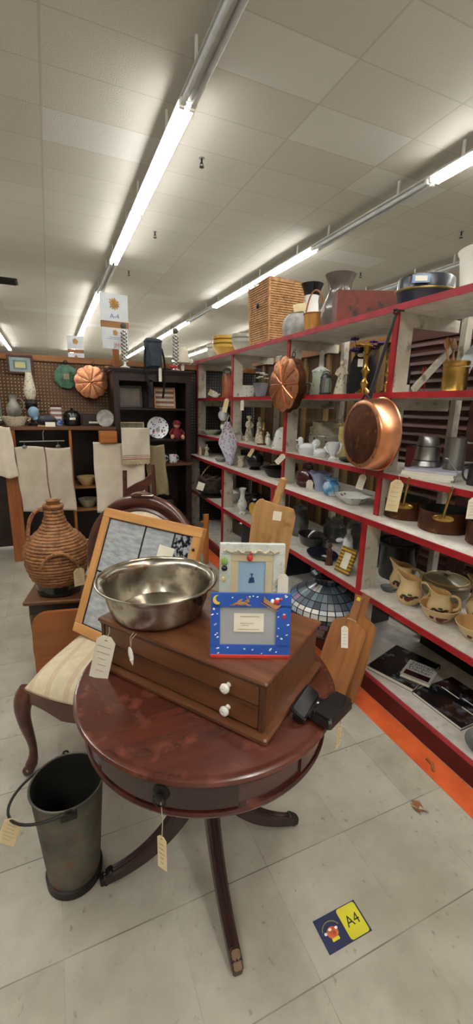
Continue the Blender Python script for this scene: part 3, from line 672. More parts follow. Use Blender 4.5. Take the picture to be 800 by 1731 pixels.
part('price_sticker', G().box((.03, .333, OZ+OB+.0315), (.055, .02, .002), rot=Matrix.Rotation(.1, 3, 'X')), paper, t, 'small white sticker on top of the oval back')

# ---- framed textured glass window
TL = Vector((.220, 2.035, 1.02)); TRp = Vector((.546, 1.547, 1.02)); BL = Vector((.031, 1.908, .474))
x = (TRp-TL).normalized(); z = (TL-BL); z = (z-x*z.dot(x)).normalized()
WM = basis(BL, x, z); W, Hh = .587, .590
t = thing('window_sash', 'light oak framed leaded glass window panel leaning on the parlour chair', 'window panel', mw=WM)
b = .043
for nm, c, d, m in (('top_rail', (W/2, 0, Hh-b/2), (W, .03, b), oakh), ('bottom_rail', (W/2, 0, b/2), (W, .03, b), oakh), ('stile', (b/2, 0, Hh/2), (b, .03, Hh-2*b), oak), ('stile', (W-b/2, 0, Hh/2), (b, .03, Hh-2*b), oak)):
    part(nm, G().box(c, d, bev=.003), m, t)
tex_glass = mat('rippled_glass', 'd0d4d8', 'a6acb2', .15, .3, 45, (.4, 1, 1.2), .5, 5, c3='c5c9cc')
fleck = mat('mottled_dark_glass', '23252c', 'b5bac2', .2, .3, 55, bump=.3, lo=.45, hi=.55)
x1, z1 = W*.47, Hh*.50
panes = [((b, x1), (z1, Hh-b), tex_glass), ((x1, W-b-.10), (z1-.035, Hh-b), tex_glass), ((b, W*.36), (b, z1), tex_glass), ((W*.36, W-b-.10), (b, z1-.035), tex_glass), ((W-b-.10, W-b), (b, Hh-b), fleck)]
for (xa, xb), (za, zb), m in panes: part('glass_pane', G().box(((xa+xb)/2, 0, (za+zb)/2), (xb-xa-.002, .005, zb-za-.002)), m, t)
g = G()
for a_, b_ in (((x1, Hh-b), (x1, z1-.035)), ((b, z1), (x1, z1)), ((x1-.0, z1-.035), (W-b-.10, z1-.035)), ((W*.36, z1), (W*.36, b)), ((W-b-.10, b), (W-b-.10, Hh-b)), ((b, b), (W-b, b)), ((b, b), (b, Hh-b)), ((W-b, b), (W-b, Hh-b)), ((b, Hh-b), (W-b, Hh-b))):
    g.tube([(a_[0], -.002, a_[1]), (b_[0], -.002, b_[1])], .0045, 6)
part('lead_came', g, lead, t)
part('paper_note', G().box((W*.715, -.006, Hh*.77), (.085, .001, .055), rot=Matrix.Rotation(R_(2), 3, 'Y')), paper, t, 'white paper note taped on the glass')
part('hook', G().ball((W-b/2, -.018, Hh*.84), (.006, .006, .006)), iron, t)

# ---- demijohn on low table
def weave(prof, n, rows, amp, freq=None):
    L = [0]
    for i in range(1, len(prof)): L.append(L[-1]+hypot(prof[i][0]-prof[i-1][0], prof[i][1]-prof[i-1][1]))
    def P(s):
        d = s*L[-1]
        for i in range(1, len(prof)):
            if d <= L[i]+1e-9: f = (d-L[i-1])/(L[i]-L[i-1]); return (prof[i-1][0]+(prof[i][0]-prof[i-1][0])*f, prof[i-1][1]+(prof[i][1]-prof[i-1][1])*f)
        return prof[-1]
    S = 5; K = rows*S; vs = []; N = n*4; g = G()
    for j in range(K+1):
        r, z = P(j/K); ph = pi*(j//S)
        for i in range(N):
            a = 2*pi*i/N; dr = amp*(sin(pi*(j % S)/S)**.6)*(.78+.30*cos(a*n+ph)); vs.append(((r+dr)*cos(a), (r+dr)*sin(a), z))
    g.v = vs
    for j in range(K):
        for i in range(N):
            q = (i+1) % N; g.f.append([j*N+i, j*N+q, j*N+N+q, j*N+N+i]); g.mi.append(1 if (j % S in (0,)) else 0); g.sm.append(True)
    return g
wick_m = mat('brown_wicker', '9c683c', '6e4528', .55, scale=26, c3='a96f45')
wick_dk = mat('wicker_gap_shade', '2c1a12', '1f120c', .8)  # shade between the strands, painted onto the valley faces
wick_l = mat('tan_wicker', 'c89a68', 'a5784c', .55, scale=26, c3='d6ad80')
t = thing('side_table', 'small low wooden table carrying the wicker demijohn', 'table', (-.005, 2.56, 0), R_(-12))
part('tabletop', G().box((0, 0, .408), (.36, .36, .024), bev=.006), brownw, t)
part('apron', G().box((0, 0, .362), (.31, .31, .066)), darkw, t)
for sx in (-1, 1):
    for sy in (-1, 1): part('leg', G().lathe([(0, 0), (.012, 0), (.02, .1), (.016, .2), (.022, .33), (0, .33)], 12, (sx*.14, sy*.14, 0)), brownw, t)
t = thing('wicker_demijohn', 'large brown wicker covered demijohn with a tall neck on a low table', 'demijohn', (-.02, 2.53, .4202), 0)
jp = [(.115, .06), (.145, .10), (.168, .17), (.176, .235), (.165, .29), (.135, .335), (.09, .375), (.062, .415), (.048, .46), (.044, .515)]
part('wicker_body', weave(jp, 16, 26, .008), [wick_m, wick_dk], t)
part('glass_base', G().lathe([(0, 0), (.11, 0), (.122, .01), (.128, .04), (.124, .075), (0, .075)], 32), mat('dark_green_glass', '0f1c1a', '0a1312', .1, coat=.5), t, 'dark green glass base')
part('neck_collar', G().tube([(.046*cos(2*pi*i/32), .046*sin(2*pi*i/32), .515) for i in range(32)], .012, 8, 0, True).vessel([(.03, .50), (.034, .52), (.036, .54), (.042, .548)], .006, 24), wick_m, t)
def twist(pts, r, n=60, turns=14, m=0):
    g = G(); P = [Vector(p) for p in pts]
    for k in range(2):
        Q = []
        for i in range(n+1):
            f = i/n*(len(P)-1); j = min(int(f), len(P)-2); p = P[j].lerp(P[j+1], f-j); d = (P[j+1]-P[j]).normalized(); a = d.cross(Vector((0, 0, 1))); a = (a if a.length > .1 else Vector((1, 0, 0))).normalized(); b2 = d.cross(a)
            th = 2*pi*turns*i/n+pi*k; Q.append(p+a*r*.6*cos(th)+b2*r*.6*sin(th))
        g.tube(Q, r, 6)
    return g
part('neck_handle', twist(bez((-.045, 0, .50), (-.12, -.02, .52), (-.15, -.03, .40), (-.14, -.02, .30), 14), .008), wick_m, t)
part('side_handle', twist(bez((-.09, -.15, .20), (-.05, -.20, .32), (.07, -.21, .32), (.10, -.14, .18), 14), .007), wick_m, t)
part('price_tag', (lambda g, k: (setattr(g, 'x', Matrix.Translation((.105, -.165, .185)) @ Matrix.Rotation(R_(15), 4, 'Z')), g.add(k.v, k.f, 0, False), g.mi.__setitem__(slice(None), k.mi), g.tube([(0, 0, .085), (0, 0, -.01)], .0015, 5, 1), g)[-1])(G(), tagcard(.06, .105, paper_c)), [paper_c, ink], t, 'cream price tag')
# ---- bentwood panel
o_ = [(-.20, 0), (.22, 0), (.22, .44)]+[(.02+.0, .44)]+[(-.12+.08*cos(R_(a)), .36+.08*sin(R_(a))) for a in range(90, 181, 15)]
t = thing('wooden_chair', 'plain orange-brown wooden chair with a rounded solid back behind the parlour chair', 'chair', (.03, 2.20, 0), R_(-10))
part('back_panel', G().prism(o_, -.012, .012, ax='y'), wood('orange_brown_panel', 'a3602c', '8a4e22', 0, .35, 5, .3), t)
part('seat', G().box((.01, .10, .22), (.38, .16, .02), bev=.005), pineh, t)
for sx in (-.16, .18): part('leg', G().box((sx, .16, .105), (.025, .025, .21)), pine, t)
# ---- slat back chair far behind (top visible)
t = thing('slat_back_chair', 'dark wooden slat back chair in front of the hanging cloths', 'chair', (.56, 3.02, 0), R_(-8))
for s in (-1, 1):
    part('back_post', G().tube([(s*.115, 0, 0), (s*.115, 0, .45), (s*.10, .04, 1.08 if s > 0 else 1.04)], [.018, .018, .016], 10), chairw, t)
    part('leg', G().tube([(s*.14, -.36, 0), (s*.14, -.36, .43)], .017, 10), chairw, t)
part('seat', G().box((0, -.18, .44), (.34, .40, .025), bev=.008), chairw, t)
part('top_slat', G().prism([(-.105, .90), (-.03, .945), (.03, .97), (.10, 1.03), (.10, .965), (.04, .90), (-.02, .87), (-.105, .84)], .016, .032, ax='y'), chairw, t)
part('splat', G().box((.0, .02, .68), (.03, .012, .44)).box((.05, .02, .68), (.022, .012, .46)).box((-.05, .02, .68), (.022, .012, .40)), chairw, t)['kind'] = 'stuff'

# ---- stained glass shade on dark stool
t = thing('stained_glass_shade', 'wide stained glass lamp shade with grey and blue panes beside the shelf', 'lamp shade', (1.515, 2.0, .1202), 0)
def glass_band(rz0, rz1, n, mats_i, off=0, ins=.06):
    g = G(); (r0, z0), (r1, z1) = rz0, rz1
    for i in range(n):
        a0 = 2*pi*(i+off)/n; a1 = 2*pi*(i+1+off)/n
        q = [Vector((r0*cos(a0), r0*sin(a0), z0)), Vector((r0*cos(a1), r0*sin(a1), z0)), Vector((r1*cos(a1), r1*sin(a1), z1)), Vector((r1*cos(a0), r1*sin(a0), z1))]
        c = sum(q, Vector())/4; w = .0030; inn = [p+(c-p).normalized()*min(w*1.4, (c-p).length*.4) for p in q]
        g.add(q+inn, [(0, 1, 5, 4), (1, 2, 6, 5), (2, 3, 7, 6), (3, 0, 4, 7)], 0, False); g.add(inn, [(0, 1, 2, 3)], 1+random.choice(mats_i), False)
    return g
MG = [lead]+GL; random.seed(11); N = 32
ZR = lambda z: z*1.12 if z < .2 else .224+(z-.2)*.83
for nm, a, b2, n, ch, off in (('crown_ring', (.088, .395), (.062, .362), 14, (0, 0, 1, 3), 0), ('crown_ring', (.062, .362), (.058, .335), 14, (3, 2), 0),
    ('upper_band', (.058, .335), (.105, .300), N, (3, 2, 4, 0), 0), ('upper_band', (.105, .300), (.150, .262), N, (2, 2, 5, 3, 7), 0), ('upper_band', (.150, .262), (.182, .226), N, (2, 3, 5, 6, 2), 0),
    ('pale_band', (.182, .226), (.199, .200), N, (0, 1, 1), 0), ('pale_band', (.199, .200), (.204, .172), N, (1, 0), 0), ('dark_band', (.204, .172), (.203, .148), N, (3, 3, 2, 7), 0), ('flower_band', (.203, .148), (.190, .112), 26, (6, 1, 0, 3, 6), .3), ('flower_band', (.190, .112), (.165, .075), 20, (3, 5, 0, 3, 6), .1), ('flower_band', (.165, .075), (.132, .035), 16, (5, 3, 0, 7), .4), ('flower_band', (.132, .035), (.10, .004), 14, (3, 0, 2), .2)):
    part(nm, glass_band((a[0]*1.24, ZR(a[1])), (b2[0]*1.24, ZR(b2[1])), n, ch, off), MG, t)
part('cap_ring', G().tube([(.109*cos(2*pi*i/32), .109*sin(2*pi*i/32), ZR(.395)) for i in range(32)], .003, 6, 0, True), lead, t)
part('base_ring', G().tube([(.124*cos(2*pi*i/32), .124*sin(2*pi*i/32), .005) for i in range(32)], .004, 6, 0, True), lead, t)

# ---- two bread boards leaning against the shelf
def paddle(W, H, hh, th=.016):
    o_ = []
    for i in range(9): a = pi+pi*i/8; o_.append((W/2*.98*cos(a), .07+.07*sin(a)))
    o_ += [(W/2, H*.6)]+[(W/2-.05+.05*cos(R_(a)), H-.055+.055*sin(R_(a))) for a in range(0, 91, 18)]+[(.028, H+.004), (.02, H+.02), (.018, H+hh-.02), (.024, H+hh), (-.024, H+hh), (-.018, H+hh-.02), (-.02, H+.02), (-.028, H+.004)]+[(-W/2+.05+.05*cos(R_(a)), H-.055+.055*sin(R_(a))) for a in range(90, 181, 18)]+[(-W/2, H*.6)]
    return G().prism(o_, -th/2, th/2, ax='y')
d = Vector((.70, -.715, 0)).normalized()
M1 = basis((1.168, 1.505, .016), d, Vector((.20, .17, .60))) @ Matrix.Rotation(R_(11), 4, 'Y')
t = thing('bread_board', 'tall brown wooden bread board with tag leaning on the shelf, front of two', 'bread board', mw=M1, group='bread boards leaning on the shelf')
part('blade', paddle(.18, .465, .14), paddle_w, t)
part('price_tag', (lambda g, k: (setattr(g, 'x', Matrix.Translation((-.022, -.012, .43)) @ Matrix.Rotation(R_(-18), 4, 'Y')), g.add(k.v, k.f, 0, False), g.mi.__setitem__(slice(None), k.mi), g)[-1])(G(), tagcard(.035, .11, paper)), [paper, ink], t, 'white paper tag tied to the handle')
part('tie_cord', G().tube([(.024*cos(a), -.011+.0*a, .47+.004*sin(a)) for a in [i*.5 for i in range(-1, 7)]], .002, 5), stringm, t)
part('sticker', G().lathe([(0, 0), (.012, 0), (.012, .001), (0, .001)], 16, (0, 0, 0)).__class__().box((.0, -.010, .585), (.018, .002, .018), bev=.0009), decal_y, t, 'small yellow sticker on the handle')
M2 = basis((1.262, 1.505, .008), d, Vector((.15, .12, .60))) @ Matrix.Rotation(R_(8), 4, 'Y')
t = thing('bread_board', 'brown wooden bread board half hidden behind the tagged one', 'bread board', mw=M2, group='bread boards leaning on the shelf')
part('blade', paddle(.18, .47, .12), paddle_w, t)
# ---- narrow leaning board far
M3 = basis((1.30, 3.66, .001), (1, -.2, 0), (.11, .0, .52))
t = thing('wooden_easel_leg', 'narrow brown wooden folding leg leaning against the far shelf post', 'board', mw=M3)
part('board', G().box((0, 0, .25), (.052, .02, .5), bev=.004), pine, t); part('crossbar', G().box((-.0, .02, .42), (.09, .014, .02)), pine, t)
# ================================================================= BACK LEFT: open shelf, hutch, pegboard goods
YF = 4.33
ls = thing('open_shelf_counter', 'dark open wooden shelf counter below the pegboard at the back left', 'shelf', (0, 0, 0))
part('counter_top', G().box((-.30, 4.56, 1.268), (1.78, .46, .028)), brownw, ls)
part('back_panel', G().box((-.30, 4.78, .64), (1.76, .015, 1.22)), darkw, ls)
part('side_board', G().box((-.357, YF+.02, .625), (.11, .03, 1.25)), wood('orange_brown_board', '9a5a2b', '7d441f', 2, .45, 6), ls, 'orange-brown front board')
part('divider', G().box((.165, 4.55, .625), (.022, .42, 1.25)), pine, ls)
for z in (.46, .69): part('inner_shelf', G().box((.37, 4.56, z), (.385, .40, .018)), pineh, ls)
part('floor_board', G().box((-.09, 4.56, .06), (.5, .42, .02)), darkw, ls)
part('side_panel', G().box((.572, 4.56, .625), (.018, .42, 1.25)), darkv, ls); part('side_panel', G().box((-1.17, 4.56, .625), (.018, .42, 1.25)), darkv, ls)
bowl_p = [(.05, 0), (.06, .01), (.085, .05), (.10, .085)]
one('mixing_bowl', G().vessel([(r, z) for r, z in bowl_p], .005, 28), creamc, 'cream and brown bowl on the upper inner shelf between the hanging cloths', 'bowl', (.30, 4.47, .6992), 0, 'bowls on the inner shelves')
one('mixing_bowl', G().vessel([(r, z) for r, z in bowl_p], .005, 28), stone, 'pale stoneware bowl on the lower inner shelf between the hanging cloths', 'bowl', (.30, 4.47, .4692), 0, 'bowls on the inner shelves')
part('small_bowl', G(), creamc, ls) if 0 else None
def cloth(name, label, loc, w, h, m, rz=0, amp=.012, skew=0, sub=None, group=None, fold=0, cat='cloth'):
    ph = random.random()*6
    g = G().surf(lambda u, v: ((u-.5)*w*(1-.04*v)+skew*v+.004*sin(9*v+ph), amp*sin(u*9+ph+2*v)*(.3+v)+fold*abs(sin(u*pi*3+ph))*v, -v*h+.006*sin(u*7+ph)*(1-v)-.012*sin(u*5+ph)*v), 30, 26)
    o = one(name, g, m, label, cat, loc, rz, group); solid(o, .004); return o
c1 = thing('grain_sack', 'cream grain sack with red centre stripe hung below the counter on clips', 'cloth', (-.07, YF-.035, 1.10), 0)
g = G().surf(lambda u, v: ((u-.5)*.47+.02*(v-.5)+.004*sin(9*v), .010*sin(u*8+2*v)*(.4+v), -v*.60+.012*sin(u*6)*(1-v)-.02*u*v), 30, 26)
solid(part('sack_cloth', g, mat('grain_sack_weave', 'cbbfae', 'b7aa97', .9, scale=6, bump=.1), c1), .004)
g = G().surf(lambda u, v: (.012+.012*(u-.5)+.02*(v-.5)+.004*sin(9*v), .010*sin(.52*8+2*v)*(.4+v)-.004, -v*.60+.012*sin(.52*6)*(1-v)-.0104*v), 2, 26)
part('centre_stripe', g, mat('faded_red_thread', '8c6259', '7a5148', .9), c1, 'faded red centre stripe')
for x in (-.16, .12): part('clip', G().ball((x, -.008, .005), (.022, .010, .018)).tube([(x, 0, .0), (x, 0, .04), (x, .03, .05)], .003, 6), clearg, c1)
part('hanger_bar', G().tube([(-.20, .02, .05), (.18, .02, .055)], .005, 8).tube([(0, .02, .05), (0, .02, .13), (.01, .03, .15)], .003, 6), greyp, c1)
cloth('draped_cloth', 'white folded cloth draped over the left end of the counter', (-.41, YF-.05, 1.285), .16, .45, linen, 0, .01, .03)
cloth('linen_cloth', 'large wrinkled cream linen cloth hanging beside the hutch', (.60, YF-.10, 1.14), .49, .68, linen, R_(-6), .016, 0, fold=.01)
cloth('khaki_cloth', 'khaki coloured cloth hanging at the right of the large linen cloth', (.94, YF-.09, 1.11), .20, .52, mat('khaki_cloth', '9a8b6c', '857757', .9, scale=6), R_(-12), .02, .05, fold=.02)
c2 = thing('dish_towel', 'white dish towel with red stripes hanging in front of the hutch', 'towel', (.752, YF-.16, 1.285), 0)
tm = stripes_mat('red_striped_towel', 'd8d0c0', 'a8382f', 2, .016, .5)
solid(part('towel_cloth', G().surf(lambda u, v: ((u-.5)*.27, .006*sin(u*7+v*3), -v*.27), 24, 20), mat('white_towel', 'd8d0c0', 'c9c0ae', .9, scale=8, bump=.1), c2), .005)
solid(part('stripe_band', G().surf(lambda u, v: ((u-.5)*.27, .006*sin(u*7+.27/.36*3+v*.5), -.27-v*.036), 24, 4), tm, c2, 'band of red stripes'), .005)
solid(part('fringed_end', G().surf(lambda u, v: ((u-.5)*.26+.004*v*sin(u*60), .006*sin(u*7+2.6+v*.6), -.306-v*(.05+.008*sin(u*50))), 60, 6), mat('linen_fringe', 'c0ad8c', 'a5916f', .9), c2, 'tan fringed end'), .004)
one('orange_box', G().box((0, 0, .055), (.16, .12, .11), bev=.004), wood('bright_wood_box', 'b3702f', '9a5c24', 0, .5, 6), 'small orange wooden box hanging end below the counter by the hutch', 'box', (.50, YF-.075, 1.14), 0)

# ---- hutch
HX0, HX1, HY0, HY1 = .59, 1.385, 4.40, 4.77
hu = thing('hutch_cabinet', 'dark stained wooden hutch with open shelves standing against the pegboard', 'hutch', (0, 0, 0))
for x in (HX0+.03, HX1-.03): part('side_panel', G().box((x, (HY0+HY1)/2, .90), (.055, HY1-HY0, 1.80)), darkv, hu)
part('back_panel', G().box(((HX0+HX1)/2, HY1-.012, .90), (HX1-HX0-.11, .015, 1.78)), darkv, hu)
part('centre_stile', G().box((.96, HY0+.015, 1.61), (.045, .03, .27)), darkv, hu)
part('top_rail', G().box(((HX0+HX1)/2, HY0+.012, 1.765), (HX1-HX0-.11, .024, .07)), darkw, hu)
g = G(); X0, X1 = HX0, HX1
for k, (z0, z1, e) in enumerate(((1.80, 1.815, .008), (1.815, 1.83, .022), (1.83, 1.85, .034))): g.box(((X0+X1)/2, (HY0+HY1)/2-e/2, (z0+z1)/2), (X1-X0+2*e, HY1-HY0+e, z1-z0), bev=.003)
part('cornice', g, darkw, hu)
for z in (1.47, 1.155): part('shelf_board', G().box(((HX0+HX1)/2, (HY0+HY1)/2, z-.01), (HX1-HX0-.112, HY1-HY0-.03, .018)), darkw, hu)
part('counter', G().box(((HX0+HX1)/2, (HY0+HY1)/2-.03, .892), (HX1-HX0+.01, HY1-HY0+.06, .022)), brownw, hu, 'lighter brown counter edge')
part('shelf_board', G().box(((HX0+HX1)/2, (HY0+HY1)/2, .30), (HX1-HX0-.112, HY1-HY0-.03, .018)), darkw, hu)
dark_pic = mat('dark_landscape_print', '3d3a3d', '6b5a45', .4, scale=7); tan_pic = mat('faded_tan_print', '857a5f', '5c5240', .5, scale=14)
def flat_frame(name, label, cat, loc, w, h, b, fm, pm, rz=0, lean=8, group=None, extra=None):
    M = Matrix.Translation(loc) @ Matrix.Rotation(rz, 4, 'Z') @ Matrix.Rotation(R_(-lean), 4, 'X')
    t = thing(name, label, cat, mw=M, group=group); part('frame', rect_frame(w, h, b, .018, 0, -w/2, 0), fm, t); part('print', G().box((0, .003, h/2), (w-2*b+.004, .003, h-2*b+.004)), pm, t); return t
flat_frame('framed_picture', 'dark framed landscape picture on the top left shelf of the hutch', 'picture', (.775, 4.52, 1.4705), .24, .22, .02, darkw, dark_pic)
fl = flat_frame('framed_flag', 'framed faded striped flag picture on the top right shelf of the hutch', 'picture', (1.135, 4.52, 1.4705), .225, .215, .014, oak, flag_s)
flat_frame('framed_picture', 'faded tan picture on the second hutch shelf left of the plate', 'picture', (.782, 4.52, 1.1555), .25, .17, .012, creamc, tan_pic)
t = thing('display_plate', 'round white plate with painted figures standing on the hutch shelf', 'plate', mw=Matrix.Translation((1.05, 4.50, 1.1555)) @ Matrix.Rotation(R_(-12), 4, 'X'))
g = G(); g.x = Matrix.Translation((0, 0, .115)) @ Matrix.Rotation(pi/2, 4, 'X'); g.lathe([(0, -.004), (.08, -.002), (.114, .010), (.115, .013), (.082, .003), (0, .002)], 48); part('plate', g, blue_w, t)
g = G(); g.x = Matrix.Translation((0, -.003, .10)); g.ball((0, 0, -.01), (.022, .003, .028)); g.ball((-.045, -.002, -.02), (.010, .003, .02), 1); g.ball((.045, -.002, -.02), (.010, .003, .02), 1); g.prism([(-.03, .02), (.03, .02), (0, .055)], -.004, -.001, 2, ax='y'); part('painted_scene', g, [stone_w, redp, blue_w], t)
t = thing('rag_doll', 'seated rag doll in dark red clothes and hat on the hutch shelf', 'doll', (1.245, 4.47, 1.1555), R_(-10))
part('body', G().lathe([(0, 0), (.05, .0), (.055, .03), (.045, .08), (.025, .11), (0, .115)], 20), doll_r, t)
part('head', G().ball((0, -.005, .145), (.036, .034, .038)).ball((0, -.038, .14), .005), skin, t)
for s in (-1, 1): part('eye', G().ball((s*.012, -.036, .15), .004, n=8), blackc, t)
part('hat', G().lathe([(.045, .155), (.04, .17), (.03, .19), (0, .198)], 20).lathe([(.05, .155), (.052, .16), (.04, .162)], 20), doll_r, t)
for s in (-1, 1):
    part('arm', G().tube([(s*.04, 0, .10), (s*.07, -.02, .06), (s*.06, -.05, .035)], [.016, .014, .014], 8).ball((s*.058, -.055, .032), .016), doll_r, t)
    l = part('leg', G().tube([(s*.03, -.03, .02), (s*.05, -.075, .018)], [.020, .018], 8), doll_r, t); part('foot', G().ball((s*.055, -.095, .024), (.02, .018, .024)), skin, l)
mug_p = [(.036, 0), (.04, .004), (.041, .05), (.044, .085)]
m1 = item('china_mug', 'white floral mug at the left of the pair on the hutch counter', 'mug', (1.07, 4.43, .904), mug_p, blue_w, .003, 24, 0, 'mugs on the hutch counter', [(.04, .07, .04, .02, .03, .005, 0, 0)])
dup(m1, (1.19, 4.43, .904), .2, 'white floral mug at the right of the pair on the hutch counter')
part('price_card', G(), paper, hu) if 0 else None
one('leather_pouch', G().box((0, 0, .09), (.20, .08, .17), bev=.03).tube([(-.09, 0, .17), (-.05, 0, .24), (.05, 0, .24), (.09, 0, .17)], .006, 6), mat('brown_leather', '3d2a26', '2b1d1b', .5), 'dark brown leather bag inside the lower part of the hutch', 'bag', (1.13, 4.50, .3095), 0)
# on top of hutch
t = thing('camera_bag', 'tall dark blue padded bag with straps standing on the hutch', 'bag', (.995, 4.42, 1.8505), R_(3))
part('body', G().box((0, 0, .14), (.155, .13, .275), bev=.02), bag_m, t); part('lid', G().box((0, -.004, .262), (.162, .14, .05), bev=.02), bag_m, t)
part('pocket', G().box((0, -.068, .10), (.11, .018, .15), bev=.008), bag_m, t)
for s in (-1, 1): part('strap', G().tube(bez((s*.078, -.03, .20), (s*.12, -.06, .05), (s*.10, -.075, -.08), (s*.05+.02, -.075, -.28), 14), .011, 8, flat=.35), cloth_b, t)
hang_tag((.04, -.10, .03), .03, .13, 0, '', paper, strl=.02, parent=t)
def lattice(label, loc):
    t = thing('lattice_candle_pillar', label, 'decorative pillar', loc, 0, 'lattice pillars on the hutch')
    part('foot', G().lathe([(0, 0), (.05, 0), (.048, .008), (.02, .02), (.012, .04), (0, .04)], 24), white_pl, t)
    for k in range(3):
        for s in (-1, 1): part('lattice_strand', G().tube([(.026*cos(s*2*pi*3*i/48+2*pi*k/3), .026*sin(s*2*pi*3*i/48+2*pi*k/3), .04+.30*i/48) for i in range(49)], .0045, 6), [iron, white_pl][s > 0], t)
    part('inner_stem', G().tube([(0, 0, .03), (0, 0, .36)], .014, 10), white_pl, t)
    part('ball_finial', G().ball((0, 0, .385), .030), greym, t); return t
greym = mat('weathered_ball', '6a665c', '4d4a42', .6)
lattice('lattice pillar with ball finial standing at the left end of the hutch', (.72, 4.45, 1.8505))
lattice('lattice pillar with ball finial standing at the right end of the hutch', (1.235, 4.45, 1.8505))
one('ribbon_bow', G().ball((-.02, 0, 0), (.025, .01, .015)).ball((.02, 0, 0), (.025, .01, .015)).ball((0, -.005, 0), .009).tube([(0, 0, 0), (-.02, -.01, -.03)], .005, 6).tube([(0, 0, 0), (.02, -.01, -.03)], .005, 6), redp, 'red and white ribbon bow at the foot of the right lattice pillar', 'bow', (1.20, 4.40, 1.885), 0)
t = thing('table_lamp', 'small lamp with white fabric shade behind the hutch top', 'lamp', (1.40, 4.84, 1.953), 0)
t.location = (1.36, 4.62, 1.8505)
part('base', G().lathe([(0, 0), (.05, 0), (.05, .01), (.015, .02), (.02, .06), (.012, .12), (0, .12)], 20), white_pl, t)
part('lamp_shade', G().lathe([(.085, .10), (.045, .26)], 28, close=True).lathe([(.083, .102), (.043, .258)], 28, close=True), mat('cream_shade_fabric', 'ece5d4', 'dcd3bd', .8), t)
one('folded_quilt', G().box((0, 0, .03), (.20, .09, .06), bev=.02), floral_mat('patterned_quilt', 'dcd9d0', ['46564a', '7d7468', '5d6b78'], 26, .25), 'folded patterned cloth lying on top of the pegboard wall right of the hutch', 'quilt', (1.44, 4.82, 1.953), 0)
# ---- hanging booth signs
sign_w = mat('white_sign_board', 'd9dde2', 'cdd2d8', .4); sun_y = mat('sunflower_petals', 'c79a4a', '8c6428', .6, scale=60); sign_b = mat('sign_blue_ink', '6b82b8', '5a6fa5', .6); sign_r = mat('sign_pink_ink', 'c8828c', 'b5707a', .6)
def flower(cx, cz, r, y, parent):
    g = G(); random.seed(5)
    for k in range(13):
        a = 2*pi*k/13; L = r*random.uniform(.8, 1.1); g.x = Matrix.Translation((cx, y, cz)) @ Matrix.Rotation(a, 4, 'Y'); g.ball((L*.55, 0, 0), (L*.45, .001, r*.16), 0, 8)
    g.x = Matrix(); g.ball((cx, y-.001, cz), (r*.32, .001, r*.32), 1, 12); part('sunflower_emblem', g, [sun_y, deer], parent, 'painted golden flower')
def booth_sign(loc, s, rz, label, l1, l2, full=True):
    t = thing('booth_sign', label, 'sign', loc, rz)
    part('upper_board', G().box((0, 0, .395*s), (.27*s, .012, .25*s)), sign_w, t); part('wooden_bar', G().box((0, .002, .24*s), (.27*s, .02, .06*s)), pineh, t)
    part('lower_board', G().box((-.0, 0, .11*s), (.255*s, .012, .20*s)), sign_w, t); part('post', G().box((0, .012, -.0*s), (.06*s, .02, .36*s if full else .2)), pine, t)
    flower(0, .43*s, .055*s, -.008, t); flower(.0, .165*s, .03*s, -.008, t)
    text(l1, .062*s, sign_b, t, (0, -.0075, .315*s), depth=.0005)
    if l2: text(l2, .055*s, sign_r, t, (0.03*s, -.0075, .045*s), depth=.0005)
    part('printed_lines', G().box((0, -.0065, .118*s), (.12*s, .001, .004*s)).box((.0, -.0065, .104*s), (.17*s, .001, .003*s)), sign_b, t)['kind'] = 'stuff'
    part('foot_plate', G().box((0, .0, -.17*s+.004), (.24*s if full else .2, .05, .018)), pineh, t)
booth_sign((.665, 4.63, 2.03), 1.0, R_(4), 'tall white booth sign reading A-4 with a golden flower above the hutch', 'A-4', 'JMC')
t = thing('booth_sign', 'small distant white double booth sign above the far aisle', 'sign', (.49, 8.0, 2.19), 0)
part('upper_board', G().box((0, 0, .30), (.26, .012, .21)), sign_w, t); part('wooden_bar', G().box((0, 0, .165), (.25, .02, .05)), pineh, t); part('lower_board', G().box((0, 0, .06), (.26, .012, .15)), sign_w, t); flower(0, .32, .05, -.008, t); flower(0, .07, .035, -.008, t)
part('post', G().box((0, .014, -1.03), (.05, .016, 2.32)), pine, t)
